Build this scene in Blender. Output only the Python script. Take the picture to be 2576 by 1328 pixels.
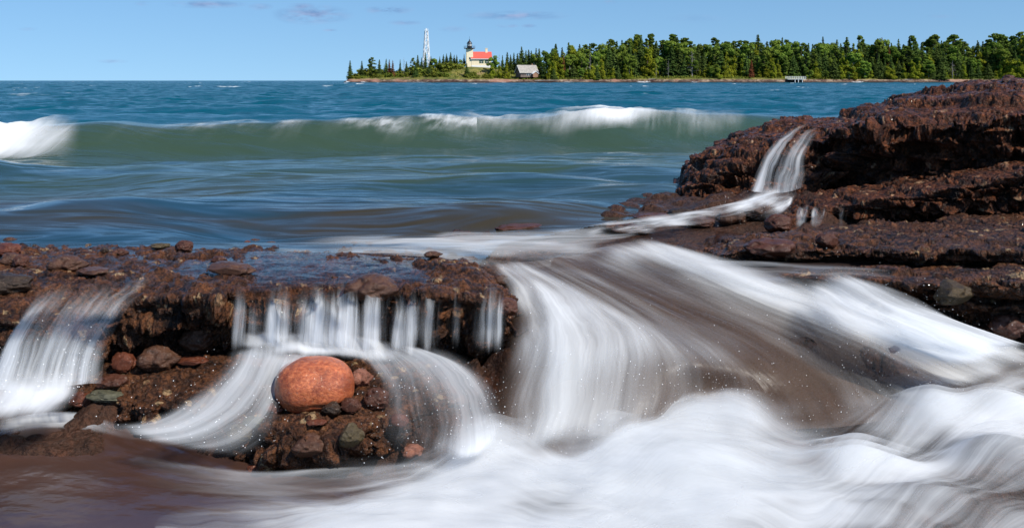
import bpy, bmesh, math, random
import numpy as np
from mathutils import Vector, Matrix

scene = bpy.context.scene
for o in list(bpy.data.objects):
    bpy.data.objects.remove(o)

# ------------------------------------------------------------------ camera
W0, H0, F, CU, HV, CZ = 2576.0, 1328.0, 2540.0, 1288.0, 203.0, 1.35
cam_d = bpy.data.cameras.new("camera")
cam = bpy.data.objects.new("camera", cam_d)
scene.collection.objects.link(cam)
cam.location = (0, 0, CZ)
cam.rotation_euler = (math.radians(90), 0, 0)
cam_d.sensor_width = 36.0
cam_d.lens = 36.0 * F / W0
cam_d.shift_y = -(H0 / 2 - HV) / W0
cam_d.clip_start = 0.1
cam_d.clip_end = 20000
scene.camera = cam

# ------------------------------------------------------------------ light
SUN_EL, SUN_AZ = 50.0, 128.0          # azimuth from +Y (view direction) towards +X
sv = Vector((math.sin(math.radians(SUN_AZ)) * math.cos(math.radians(SUN_EL)),
             math.cos(math.radians(SUN_AZ)) * math.cos(math.radians(SUN_EL)),
             math.sin(math.radians(SUN_EL))))
sun_d = bpy.data.lights.new("sun", 'SUN')
sun_d.energy = 5.0
sun_d.angle = math.radians(0.5)
sun_d.color = (1.0, 0.95, 0.87)
sun = bpy.data.objects.new("sun", sun_d)
sun.rotation_euler = (-sv).to_track_quat('-Z', 'Y').to_euler()
sun.location = (20, -20, 30)
scene.collection.objects.link(sun)

world = bpy.data.worlds.new("World")
scene.world = world
world.use_nodes = True
scene.view_settings.view_transform = 'Standard'
scene.view_settings.look = 'None'
scene.view_settings.exposure = 0.33
scene.view_settings.gamma = 1.0
scene.render.engine = 'CYCLES'
cy = scene.cycles
cy.use_denoising = True
cy.max_bounces = 8
cy.diffuse_bounces = 2
cy.glossy_bounces = 3
cy.transmission_bounces = 4
cy.transparent_max_bounces = 24
cy.sample_clamp_indirect = 4.0
cy.caustics_reflective = False
cy.caustics_refractive = False


class NT:
    """small helper round a node tree"""
    def __init__(self, tree):
        self.t = tree
        self.n = tree.nodes
        self.l = tree.links

    def new(self, kind, **kw):
        n = self.n.new(kind)
        for k, v in kw.items():
            setattr(n, k, v)
        return n

    def put(self, sock, val):
        if isinstance(val, bpy.types.NodeSocket):
            self.l.new(val, sock)
        else:
            sock.default_value = val

    def math(self, op, a, b=None, c=None, clamp=False):
        n = self.new('ShaderNodeMath', operation=op, use_clamp=clamp)
        for i, x in enumerate((a, b, c)):
            if x is not None:
                self.put(n.inputs[i], x)
        return n.outputs[0]

    def vmath(self, op, a, b=None, out=0):
        n = self.new('ShaderNodeVectorMath', operation=op)
        self.put(n.inputs[0], a)
        if b is not None:
            self.put(n.inputs[1], b)
        return n.outputs[out]

    def mix(self, f, a, b):
        n = self.new('ShaderNodeMix', data_type='RGBA')
        self.put(n.inputs[0], f)
        self.put(n.inputs[6], a)
        self.put(n.inputs[7], b)
        return n.outputs[2]

    def ramp(self, f, stops):
        n = self.new('ShaderNodeValToRGB')
        cr = n.color_ramp
        while len(cr.elements) < len(stops):
            cr.elements.new(0.5)
        for e, (p, c) in zip(cr.elements, stops):
            e.position = p
            e.color = c if len(c) == 4 else (*c, 1)
        self.put(n.inputs[0], f)
        return n.outputs[0]

    def maprange(self, v, a, b, c=0.0, d=1.0, smooth=False):
        n = self.new('ShaderNodeMapRange')
        if smooth:
            n.interpolation_type = 'SMOOTHSTEP'
        self.put(n.inputs[0], v)
        for i, x in enumerate((a, b, c, d)):
            self.put(n.inputs[i + 1], x)
        return n.outputs[0]

    def noise(self, vec, scale=1.0, detail=3.0, rough=0.5, dist=0.0, out=0):
        n = self.new('ShaderNodeTexNoise')
        if vec is not None:
            self.put(n.inputs['Vector'], vec)
        n.inputs['Scale'].default_value = scale
        n.inputs['Detail'].default_value = detail
        n.inputs['Roughness'].default_value = rough
        n.inputs['Distortion'].default_value = dist
        return n.outputs[out]


# sky with small flat clouds placed by direction
w = NT(world.node_tree)
w.n.clear()
sky = w.new('ShaderNodeTexSky', sky_type='NISHITA')
sky.sun_disc = False
sky.sun_elevation = math.radians(SUN_EL)
sky.sun_rotation = math.radians(SUN_AZ)
sky.altitude = 0
sky.air_density = 1.0
sky.dust_density = 0.3
sky.ozone_density = 1.2
gen = w.new('ShaderNodeTexCoord').outputs['Generated']
sep = w.new('ShaderNodeSeparateXYZ')
w.put(sep.inputs[0], gen)
yy = w.math('MAXIMUM', sep.outputs[1], 0.02)
su = w.math('DIVIDE', sep.outputs[0], yy)
se = w.math('DIVIDE', sep.outputs[2], yy)
comb = w.new('ShaderNodeCombineXYZ')
w.put(comb.inputs[0], su)
w.put(comb.inputs[1], se)
suv = comb.outputs[0]
# clear polar-lake air: the sky is read a little above the horizon band so that it stays blue down to the water
lift = w.new('ShaderNodeCombineXYZ')
w.put(lift.inputs[0], sep.outputs[0])
w.put(lift.inputs[1], sep.outputs[1])
w.put(lift.inputs[2], w.math('ADD', w.math('MULTIPLY', w.math('ABSOLUTE', sep.outputs[2]), 0.7), .15))
w.l.new(w.vmath('NORMALIZE', lift.outputs[0]), sky.inputs[0])
CLOUDS = [(785, 38, 95, 24, 1.0), (760, 18, 40, 10, .8), (520, 12, 95, 10, .9), (655, 18, 32, 9, .6), (978, 26, 60, 11, .9),
          (1020, 58, 42, 7, .6), (1300, 40, 125, 12, .8), (1275, 66, 30, 5, .7), (1330, 66, 20, 5, .6),
          (1140, 74, 38, 8, .35), (1535, 5, 20, 6, .5), (1750, 48, 70, 12, .15), (285, 155, 40, 5, .5),
          (360, 10, 22, 6, .6), (70, 74, 25, 5, .3), (830, 77, 20, 4, .6), (2370, 42, 40, 6, .25)]
tot = None
for (a, b, ww, hh, st) in CLOUDS:
    d = w.vmath('SUBTRACT', suv, ((a - CU) / F, (HV - b) / F, 0))
    d = w.vmath('MULTIPLY', d, (F / ww, F / hh, 0))
    ln = w.vmath('LENGTH', d, out=1)
    g = w.math('MULTIPLY', w.math('SUBTRACT', 1.15, ln, clamp=True), st)
    tot = g if tot is None else w.math('MAXIMUM', tot, g)
nz = w.noise(w.vmath('MULTIPLY', suv, (38, 150, 1)), 1.0, 6, 0.62, 0.6)
nz2 = w.noise(w.vmath('MULTIPLY', suv, (45, 120, 1)), 1.0, 3, 0.5)
cm = w.math('MULTIPLY', tot, w.maprange(nz, 0.32, 0.58, 0, 1, True))
cm = w.math('MULTIPLY', cm, 0.9, clamp=True)
ccol = w.mix(w.maprange(nz2, .42, .68, 0, 1), (1.15, 2.05, 3.9, 1), (2.7, 3.2, 4.9, 1))
hs = w.new('ShaderNodeHueSaturation')
hs.inputs['Saturation'].default_value = 1.0
hs.inputs['Value'].default_value = 1.0
w.put(hs.inputs['Color'], sky.outputs[0])
hs.inputs['Saturation'].default_value = 1.28
skyc = w.mix(cm, hs.outputs[0], ccol)
bg = w.new('ShaderNodeBackground')
w.put(bg.inputs[0], skyc)
bg.inputs[1].default_value = 0.115
wo = w.new('ShaderNodeOutputWorld')
w.l.new(bg.outputs[0], wo.inputs[0])

SH_Y = 600.0       # distance of the far shore

# ------------------------------------------------------------------ tools
rng = np.random.default_rng(7)
random.seed(11)


def hash3(ix, iy, iz, seed=0):
    h = (ix.astype(np.int64) * 374761393 + iy.astype(np.int64) * 668265263 + iz.astype(np.int64) * 2147483647
         + seed * 974634121) & 0xFFFFFFFF
    h = ((h ^ (h >> 13)) * 1274126177) & 0xFFFFFFFF
    h = ((h ^ (h >> 16)) * 2246822519) & 0xFFFFFFFF
    h = h ^ (h >> 15)
    return (h & 0xFFFFFF) / float(0xFFFFFF)


def vnoise(P, seed=0):
    I = np.floor(P)
    f = P - I
    f = f * f * f * (f * (f * 6 - 15) + 10)
    I = I.astype(np.int64)
    r = 0
    for dx in (0, 1):
        wx = f[..., 0] if dx else 1 - f[..., 0]
        for dy in (0, 1):
            wy = f[..., 1] if dy else 1 - f[..., 1]
            for dz in (0, 1):
                wz = f[..., 2] if dz else 1 - f[..., 2]
                r = r + wx * wy * wz * hash3(I[..., 0] + dx, I[..., 1] + dy, I[..., 2] + dz, seed)
    return r * 2 - 1


def fbm(P, octv=4, seed=0, gain=0.5):
    r, a, s = 0, 1.0, 0.0
    for i in range(octv):
        r = r + a * vnoise(P * (2.03 ** i) + 17.3 * i, seed + i)
        s += a
        a *= gain
    return r / s


def worley(P, seed=0, facets=False):
    I = np.floor(P).astype(np.int64)
    best = np.full(P.shape[:-1], 9.0)
    sec = np.full(P.shape[:-1], 9.0)
    idr = np.zeros(P.shape[:-1])
    dl = np.zeros(P.shape)
    for dx in (-1, 0, 1):
        for dy in (-1, 0, 1):
            for dz in (-1, 0, 1):
                cx, cyy, cz = I[..., 0] + dx, I[..., 1] + dy, I[..., 2] + dz
                px = cx + hash3(cx, cyy, cz, seed + 1)
                py = cyy + hash3(cx, cyy, cz, seed + 2)
                pz = cz + hash3(cx, cyy, cz, seed + 3)
                d = np.sqrt((P[..., 0] - px) ** 2 + (P[..., 1] - py) ** 2 + (P[..., 2] - pz) ** 2)
                m = d < best
                sec = np.where(m, best, np.minimum(sec, d))
                idr = np.where(m, hash3(cx, cyy, cz, seed + 4), idr)
                dl = np.where(m[..., None], np.stack((P[..., 0] - px, P[..., 1] - py, P[..., 2] - pz), -1), dl) if facets else dl
                best = np.where(m, d, best)
    if facets:      # a random tilt per cell gives broken, planar faces
        rv = np.stack([(idr * k) % 1.0 * 2 - 1 for k in (17.3, 41.9, 73.1)], -1)
        return best, sec, idr, (dl * rv).sum(-1)
    return best, sec, idr


def sstep(a, b, x):
    t = np.clip((x - a) / (b - a), 0, 1)
    return t * t * (3 - 2 * t)


def pt(u, v, q):
    """photo point -> world point; q > 3 is the distance along the view, else the height"""
    Y = q if q > 3 else (CZ - q) * F / (v - HV)
    return np.array(((u - CU) / F * Y, Y, CZ - (v - HV) / F * Y))


def link(o, parent=None):
    scene.collection.objects.link(o)
    if parent is not None:
        o.parent = parent
    return o


def tag(o, label=None, cat=None, group=None, kind=None):
    if label: o['label'] = label
    if cat: o['category'] = cat
    if group: o['group'] = group
    if kind: o['kind'] = kind
    return o


def empty(name, loc, label, cat, group=None, rz=0.0):
    o = bpy.data.objects.new(name, None)
    o.location = loc
    o.rotation_euler = (0, 0, rz)
    o.empty_display_size = 0.2
    link(o)
    return tag(o, label, cat, group)


def mesh_np(name, V, Fq, mat, parent=None, smooth=True, attrs=None, uv=None):
    """V (n,3), Fq (m,k) arrays -> one mesh object"""
    V = np.asarray(V, dtype=np.float32)
    Fq = np.asarray(Fq, dtype=np.int32)
    me = bpy.data.meshes.new(name)
    n, (m, k) = len(V), Fq.shape
    me.vertices.add(n)
    me.vertices.foreach_set('co', V.ravel())
    me.loops.add(m * k)
    me.loops.foreach_set('vertex_index', Fq.ravel())
    me.polygons.add(m)
    me.polygons.foreach_set('loop_start', np.arange(0, m * k, k, dtype=np.int32))
    me.polygons.foreach_set('loop_total', np.full(m, k, dtype=np.int32))
    me.polygons.foreach_set('use_smooth', np.full(m, smooth, dtype=bool))
    me.update(calc_edges=True)
    for kk, a in (attrs or {}).items():
        at = me.attributes.new(kk, 'FLOAT', 'POINT')
        at.data.foreach_set('value', np.asarray(a, dtype=np.float32).ravel())
    if uv is not None:
        l = me.uv_layers.new(name='flow')
        l.data.foreach_set('uv', np.asarray(uv, dtype=np.float32).reshape(-1, 2)[Fq.ravel()].ravel())
    me.validate()
    if mat is not None:
        me.materials.append(mat)
    return link(bpy.data.objects.new(name, me), parent)


def grid_faces(nr, nc, keep=None):
    i = np.arange(nr * nc).reshape(nr, nc)
    q = np.stack((i[:-1, :-1], i[:-1, 1:], i[1:, 1:], i[1:, :-1]), -1)
    if keep is not None:
        return q[keep]
    return q.reshape(-1, 4)


def grid_normals(G):
    du = np.gradient(G, axis=1)
    dv = np.gradient(G, axis=0)
    n = np.cross(du, dv)
    return n / np.maximum(np.linalg.norm(n, axis=-1, keepdims=True), 1e-9)


def cr_interp(A, n, axis=0, knots=None):
    """Catmull-Rom style cubic resample of A along axis to n samples"""
    A = np.moveaxis(np.asarray(A, dtype=float), axis, 0)
    K = A.shape[0]
    t0 = np.arange(K, dtype=float) if knots is None else np.asarray(knots, dtype=float)
    t = np.linspace(t0[0], t0[-1], n)
    i = np.clip(np.searchsorted(t0, t, side='right') - 1, 0, K - 2)
    h = (t0[i + 1] - t0[i])
    s = (t - t0[i]) / h
    m = np.zeros_like(A)
    d = (A[1:] - A[:-1]) / (t0[1:] - t0[:-1]).reshape((-1,) + (1,) * (A.ndim - 1))
    m[0], m[-1] = d[0], d[-1]
    if K > 2:
        m[1:-1] = 0.5 * (d[1:] + d[:-1])
    sh = (-1,) + (1,) * (A.ndim - 1)
    s = s.reshape(sh)
    h = h.reshape(sh)
    s2, s3 = s * s, s * s * s
    R = (2 * s3 - 3 * s2 + 1) * A[i] + (s3 - 2 * s2 + s) * h * m[i] + (-2 * s3 + 3 * s2) * A[i + 1] + (s3 - s2) * h * m[i + 1]
    return np.moveaxis(R, 0, axis)


# ------------------------------------------------------------------ materials
def new_mat(name):
    m = bpy.data.materials.new(name)
    m.use_nodes = True
    t = NT(m.node_tree)
    t.n.clear()
    out = t.new('ShaderNodeOutputMaterial')
    return m, t, out


def principled(t, out, col, rough=0.5, spec=0.5, coat=0.0, normal=None, metal=0.0):
    b = t.new('ShaderNodeBsdfPrincipled')
    t.put(b.inputs['Base Color'], col if not isinstance(col, tuple) else (*col[:3], 1))
    t.put(b.inputs['Roughness'], rough)
    t.put(b.inputs['Specular IOR Level'], spec)
    t.put(b.inputs['Metallic'], metal)
    if coat:
        t.put(b.inputs['Coat Weight'], coat)
        b.inputs['Coat Roughness'].default_value = 0.05
    if normal is not None:
        t.put(b.inputs['Normal'], normal)
        if coat:
            t.put(b.inputs['Coat Normal'], normal)
    t.l.new(b.outputs[0], out.inputs[0])
    return b


def bump(t, h, strength, dist):
    n = t.new('ShaderNodeBump')
    n.inputs['Strength'].default_value = strength
    n.inputs['Distance'].default_value = dist
    t.put(n.inputs['Height'], h)
    return n.outputs[0]


def wet_rock(name, c_dark, c_mid, c_red, c_pale, pale=0.1, coat=0.2, tonew=1.0):
    m, t, out = new_mat(name)
    pos = t.new('ShaderNodeNewGeometry').outputs['Position']
    tone = t.new('ShaderNodeAttribute', attribute_name='tone').outputs['Fac']
    n1 = t.noise(pos, 2.3, 5, 0.6)
    n2 = t.noise(pos, 11.0, 5, 0.65)
    n3 = t.noise(pos, 45.0, 4, 0.6)
    c = t.mix(t.maprange(n1, .35, .65), (*c_dark, 1), (*c_mid, 1))
    c = t.mix(t.maprange(n2, .45, .68, 0, .9), c, (*c_red, 1))
    c = t.mix(t.math('MULTIPLY', t.maprange(tone, .05, 1.0), tonew * .55), c, (*c_red, 1))
    c = t.mix(t.maprange(tone, 0.86, 0.93, 0, 0.8 * tonew), c, (*c_pale, 1))
    pl = t.noise(pos, 6.0, 4, 0.7)
    c = t.mix(t.maprange(pl, .66, .74, 0, pale * 4), c, (*c_pale, 1))
    n4 = t.noise(pos, 110.0, 3, .6)
    c = t.mix(t.maprange(n3, .45, .62, 0.0, .75), c, (*c_dark, 1))
    vo = t.new('ShaderNodeTexVoronoi', feature='SMOOTH_F1')
    t.put(vo.inputs['Vector'], pos)
    vo.inputs['Scale'].default_value = 22.0
    h = t.math('ADD', t.math('MULTIPLY', n2, 1.0), t.math('ADD', t.math('MULTIPLY', n3, .6), t.math('MULTIPLY', n4, .22)))
    h = t.math('SUBTRACT', h, t.math('MULTIPLY', vo.outputs['Distance'], .6))
    nb = bump(t, h, 1.0, 0.045)
    r = t.maprange(t.noise(pos, 7.0, 3, .6), .35, .7, .25, .6)
    principled(t, out, c, r, .13, coat, nb)
    return m


M_LEDGE = wet_rock('wet_conglomerate', (.006, .003, .002), (.066, .028, .0135), (.155, .058, .022), (.34, .23, .12), .06, .3)
M_OUT = wet_rock('wet_red_conglomerate', (.006, .003, .0018), (.064, .021, .009), (.185, .057, .019), (.34, .20, .11), .035, .22)
M_BED = wet_rock('submerged_bedrock', (.028, .015, .010), (.060, .031, .020), (.090, .038, .022), (.11, .07, .05), .02, .05, .3)


def stone_mat(name, c1, c2, rough=.25, coat=.14, scale=14.0):
    m, t, out = new_mat(name)
    co = t.new('ShaderNodeTexCoord').outputs['Object']
    n1 = t.noise(co, scale, 6, .65)
    n2 = t.noise(co, scale * 5, 4, .6)
    c = t.mix(t.maprange(n1, .35, .65), (*c1, 1), (*c2, 1))
    n0 = t.noise(co, scale * .16, 3, .6, .5)
    c = t.mix(t.maprange(n2, .5, .7, 0, .7), c, tuple(x * .3 for x in c1) + (1,))
    c = t.mix(t.maprange(n0, .45, .65, 0, .7), c, (c1[0] * .45, c1[1] * .42, c1[2] * .42, 1))
    geo = t.new('ShaderNodeNewGeometry').outputs['Position']
    n5 = t.noise(geo, 60.0, 4, .7)
    c = t.mix(t.maprange(n5, .60, .72, 0, .6), c, (.30, .22, .16, 1))
    nb = bump(t, t.math('ADD', n1, t.math('MULTIPLY', n2, .5)), .5, .012)
    principled(t, out, c, t.maprange(n1, .3, .7, rough, rough + .2), .22, coat, nb)
    return m


def water_mat():
    m, t, out = new_mat('lake_water')
    pos = t.new('ShaderNodeNewGeometry').outputs['Position']
    sp = t.new('ShaderNodeSeparateXYZ')
    t.put(sp.inputs[0], pos)
    n0 = t.noise(t.vmath('MULTIPLY', pos, (.12, .3, .3)), 1, 4, .55)
    # sediment: brownish by the shore, green in the breaker zone, deep teal out on the lake; inshore blue is painted sky reflection
    yj = t.math('ADD', sp.outputs[1], t.math('MULTIPLY', t.math('SUBTRACT', n0, .5), 7.0))
    f1 = t.maprange(yj, 9.0, 15.0, 0, 1, True)
    f2 = t.maprange(yj, 21.0, 34.0, 0, 1, True)
    nb_ = t.noise(t.vmath('MULTIPLY', pos, (.25, .6, 1)), 1.0, 3, .5, .6)
    shal = t.mix(t.maprange(nb_, .42, .60, 0, 1), (.034, .027, .015, 1), (.012, .036, .058, 1))  # blue half stands for reflected sky, painted into the base colour
    c = t.mix(f1, shal, (.030, .053, .033, 1))
    c = t.mix(t.math('MULTIPLY', t.maprange(nb_, .50, .62, 0, .6), t.maprange(sp.outputs[1], 16.5, 18.5, 1, 0)), c, (.012, .040, .062, 1))  # more blue sky reflection painted in, shoreward of the breaker
    c = t.mix(f2, c, (.001, .060, .092, 1))
    n1 = t.noise(t.vmath('MULTIPLY', pos, (.7, 1.9, 1)), 1.0, 5, .6, .4)
    n2 = t.noise(t.vmath('MULTIPLY', pos, (.22, .5, 1)), 1.0, 5, .62, .3)
    n3 = t.noise(t.vmath('MULTIPLY', pos, (.05, .10, 1)), 1.0, 6, .65, .3)
    rot = t.new('ShaderNodeMapping')
    rot.inputs['Rotation'].default_value = (0, 0, math.radians(-24))
    rot.inputs['Scale'].default_value = (.55, 1.9, 1)
    t.put(rot.inputs[0], pos)
    nn_ = t.noise(rot.outputs[0], 1.0, 2.0, .45, .8)
    near = t.maprange(sp.outputs[1], 18, 60, 0, 1)
    far = t.maprange(sp.outputs[1], 60, 260, 0, 1)
    h = t.math('ADD', t.math('MULTIPLY', n1, t.maprange(sp.outputs[1], 12, 40, .02, .55)),
               t.math('ADD', t.math('MULTIPLY', n2, t.math('MULTIPLY', near, 2.6)),
                      t.math('MULTIPLY', n3, t.math('MULTIPLY', far, 11.0))))
    h = t.math('ADD', h, t.math('MULTIPLY', nn_, t.maprange(sp.outputs[1], 16, 24, .62, .0)))
    nb = bump(t, h, .6, .35)
    b = principled(t, out, c, t.maprange(sp.outputs[1], 10, 120, .16, .2), t.maprange(sp.outputs[1], 18, 60, .5, .12), 0, nb)
    b.inputs['IOR'].default_value = 1.333
    # whitecaps out on the lake
    wc = t.noise(t.vmath('MULTIPLY', pos, (.10, .035, 1)), 1.0, 5, .7, .2)
    wm = t.math('MULTIPLY', t.maprange(wc, .64, .69, 0, .9), t.maprange(sp.outputs[1], 60, 200, 0, 1))
    dif = t.new('ShaderNodeBsdfDiffuse')
    dif.inputs[0].default_value = (.75, .78, .8, 1)
    mx = t.new('ShaderNodeMixShader')
    t.put(mx.inputs[0], wm)
    t.l.new(b.outputs[0], mx.inputs[1])
    t.l.new(dif.outputs[0], mx.inputs[2])
    t.l.new(mx.outputs[0], out.inputs[0])
    return m


M_LAKE = water_mat()


def film_mat(name, tint=(.9, .86, .82), body=None, bodyf=0.0, su=9.0, sv=1.1, bs=.35, rg=.12, gf=1.0):
    """thin moving water over rock: clear with a sky-reflecting skin"""
    m, t, out = new_mat(name)
    uv = t.new('ShaderNodeUVMap', uv_map='flow').outputs[0]
    n1 = t.noise(t.vmath('MULTIPLY', uv, (su, sv, 1)), 1.0, 4, .55, .3)
    pos = t.new('ShaderNodeNewGeometry').outputs['Position']
    n2 = t.noise(pos, 5.0, 3, .5)
    nb = bump(t, t.math('ADD', n1, t.math('MULTIPLY', n2, .8)), bs, .05)
    dens = t.new('ShaderNodeAttribute', attribute_name='dens').outputs['Fac']
    tr = t.new('ShaderNodeBsdfTransparent')
    tr.inputs[0].default_value = (*tint, 1)
    base = tr.outputs[0]
    if body is not None:
        df = t.new('ShaderNodeBsdfDiffuse')
        df.inputs[0].default_value = (*body, 1)
        m0 = t.new('ShaderNodeMixShader')
        t.put(m0.inputs[0], t.math('MULTIPLY', dens, t.maprange(n1, .3, .7, bodyf * .7, bodyf * 1.2)))
        t.l.new(base, m0.inputs[1])
        t.l.new(df.outputs[0], m0.inputs[2])
        base = m0.outputs[0]
    gl = t.new('ShaderNodeBsdfGlossy')
    gl.inputs['Color'].default_value = (1, 1, 1, 1)
    gl.inputs['Roughness'].default_value = rg
    t.put(gl.inputs['Normal'], nb)
    fr = t.new('ShaderNodeFresnel')
    fr.inputs[0].default_value = 1.33
    t.put(fr.inputs['Normal'], nb)
    mx = t.new('ShaderNodeMixShader')
    t.put(mx.inputs[0], t.math('MULTIPLY', fr.outputs[0], t.math('MULTIPLY', dens, gf), clamp=True))
    t.l.new(base, mx.inputs[1])
    t.l.new(gl.outputs[0], mx.inputs[2])
    t.l.new(mx.outputs[0], out.inputs[0])
    return m


M_FILM = film_mat('thin_water', gf=.75, bs=.6)
M_SHALLOW = film_mat('shallow_water', (.72, .62, .56), (.06, .03, .022), .3, 6.0, 1.2, .9, .3, .22)
M_FLOW = film_mat('running_water', (.80, .72, .66), (.10, .066, .048), .5, rg=.4, gf=.45)
M_POOL = film_mat('pool_water', (.55, .42, .36), (.078, .034, .021), .6, 4.0, 1.5, .5, .3, .2)


def foam_mat(name, su, sv, contrast=1.6, soft=1.0, col=(.80, .82, .84), trans=.3, bs=.07):
    """white water smoothed into streaks along the flow"""
    m, t, out = new_mat(name)
    uv = t.new('ShaderNodeUVMap', uv_map='flow').outputs[0]
    dens = t.new('ShaderNodeAttribute', attribute_name='dens').outputs['Fac']
    wob = t.noise(uv, 2.5, 2, .5, out=1)
    uvw = t.vmath('ADD', uv, t.vmath('MULTIPLY', t.vmath('SUBTRACT', wob, (.5, .5, .5)), (.10, .10, 0)))
    n1 = t.noise(t.vmath('MULTIPLY', uvw, (su, sv, 1)), 1.0, 4, .6)
    n2 = t.noise(t.vmath('MULTIPLY', uvw, (su * 4.2, sv * 2.0, 1)), 1.0, 3, .6)
    n3 = t.noise(t.vmath('MULTIPLY', uvw, (su * .28, sv * .7, 1)), 1.0, 2, .5)
    s = t.math('ADD', t.math('MULTIPLY', n1, .27), t.math('ADD', t.math('MULTIPLY', n2, .12), t.math('MULTIPLY', n3, .61)))
    s = t.math('MULTIPLY', t.math('SUBTRACT', s, .5), contrast * 2.2)
    # contrast falls off where there is no foam at all and where it is solid
    a = t.math('ADD', dens, t.math('MULTIPLY', s, t.maprange(dens, 0.0, .35, 0.0, 1.0)))
    a = t.maprange(a, 0.06, 1.0 * soft + .06, 0, 1, True)
    nb = bump(t, t.math('ADD', n1, t.math('MULTIPLY', n2, .2)), bs, .05)
    df = t.new('ShaderNodeBsdfDiffuse')
    df.inputs[0].default_value = (*col, 1)
    t.put(df.inputs['Normal'], nb)
    tl = t.new('ShaderNodeBsdfTranslucent')
    tl.inputs[0].default_value = (*col, 1)
    m1 = t.new('ShaderNodeMixShader')
    m1.inputs[0].default_value = trans
    t.l.new(df.outputs[0], m1.inputs[1])
    t.l.new(tl.outputs[0], m1.inputs[2])
    tr = t.new('ShaderNodeBsdfTransparent')
    mx = t.new('ShaderNodeMixShader')
    t.put(mx.inputs[0], a)
    t.l.new(tr.outputs[0], mx.inputs[1])
    t.l.new(m1.outputs[0], mx.inputs[2])
    t.l.new(mx.outputs[0], out.inputs[0])
    return m


M_FALL = foam_mat('falling_water', 26, .7, 1.45, 1.3)
M_STREAK = foam_mat('streaked_foam', 9, .5, 1.2, 1.25)
M_FOAM = foam_mat('thick_foam', 6.0, .6, 1.35, 1.1, trans=.4, bs=.06)
M_APRON = foam_mat('apron_foam', 11, .55, 1.05, 1.35)
M_MIST = foam_mat('drifting_mist', 3.4, .9, .95, 1.5, trans=.5, bs=.0)
M_SPARK = foam_mat('crest_lace', 9, 3.0, 1.7, 1.5)
M_LACE = foam_mat('lacy_foam', 7, .8, 1.9, 1.3)
M_BROKEN = foam_mat('broken_foam', 6.0, 2.2, 2.4, 1.25)
M_WISP = foam_mat('wispy_streaks', 6, .35, 1.3, 1.3, (.80, .80, .79))
M_SURF = foam_mat('surf_foam', 4.0, 1.3, 1.0, 1.15)

# ------------------------------------------------------------------ lake
WAVE_U = [-400, 0, 200, 560, 860, 1200, 1500, 1700, 1850, 2000, 2300]
WAVE_V = [345, 330, 322, 310, 303, 295, 283, 279, 290, 301, 310]
WAVE_B = [412, 408, 403, 396, 390, 382, 376, 372, 368, 362, 350]


def wave_crest(x_over_y):
    """distance and height of the breaker's crest along a line of sight"""
    u = x_over_y * F + CU
    vb = np.interp(u, WAVE_U, WAVE_B)
    vc = np.interp(u, WAVE_U, WAVE_V)
    yb = (CZ + .10) * F / (vb - HV)        # foot of the face
    yc = yb + 1.75
    zc = CZ - (vc - HV) / F * yc
    return yc, zc


def lake_h(X, Y, fine=True):
    s = X / Y
    yc, zc = wave_crest(s)
    d = Y - yc
    A = (zc + .04) * (1 + (.08 + .10 * sstep(2, -6, X)) * vnoise(np.stack((X * .45, 0 * X, 0 * X + 8.1), -1), 12) + .05 * vnoise(np.stack((X * 1.6, 0 * X, 0 * X + 2.1), -1), 13))
    d = d + .35 * vnoise(np.stack((X * .4, 0 * X, 0 * X + 4.4), -1), 14)
    prof = np.where(d < 0, np.exp(-(np.abs(d) / 0.95) ** 2.0), np.exp(-(d / 2.6) ** 2))
    h = A * prof - .14 * np.exp(-((d + 2.4) / 1.3) ** 2)
    # swells: shoreward of the breaker and beyond it
    near = sstep(7.0, 9.5, Y)
    def ridge(y0, wd, amp, slope=0.0, seed=1):
        yy = y0 + slope * X + .5 * vnoise(np.stack((X * .35, 0 * X, 0 * X + seed), -1), seed)
        dd = Y - yy
        return amp * np.exp(-np.where(dd < 0, (dd / (wd * .6)) ** 2, (dd / wd) ** 2)) * (.75 + .45 * vnoise(np.stack((X * .5, Y * .1, 0 * X + 3.3), -1), seed + 5))
    h = h + near * (ridge(15.2, 1.5, .19, .10, 2) + ridge(12.4, 1.1, .15, -.16, 3) + ridge(10.2, .8, .12, .14, 4))
    h = h + ridge(27, 2.2, .22, .05, 6) + ridge(33, 2.5, .28, -.03, 7) + ridge(41, 3, .25, .02, 8) + ridge(55, 4, .25, .0, 9)
    P = np.stack((X, Y, 0 * X), -1)
    calm = .75 * np.exp(-(d / 1.6) ** 2)
    h = h + near * (1 - .75 * calm) * .12 * fbm(P * np.array((.5, 1.0, 1)), 3, 21, .42)
    h = h + .014 * (1 - .7 * calm) * near * fbm(P * np.array((1.6, 3.4, 1)) + 5, 3, 33, .5)
    out = sstep(24, 45, Y)
    h = h + out * .40 * fbm(P * np.array((.16, .34, 1)), 5, 41, .62)
    h = h + sstep(80, 260, Y) * .50 * fbm(P * np.array((.035, .075, 1)), 4, 47, .6)
    return h


ny, nx = 900, 760
Yr = 6.6 * (9000 / 6.6) ** (np.linspace(0, 1, ny) ** 1.15)
ss = np.linspace(-.78, .78, nx)
Yg, Sg = np.meshgrid(Yr, ss, indexing='ij')
Xg = Sg * Yg
Zg = lake_h(Xg, Yg)
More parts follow.
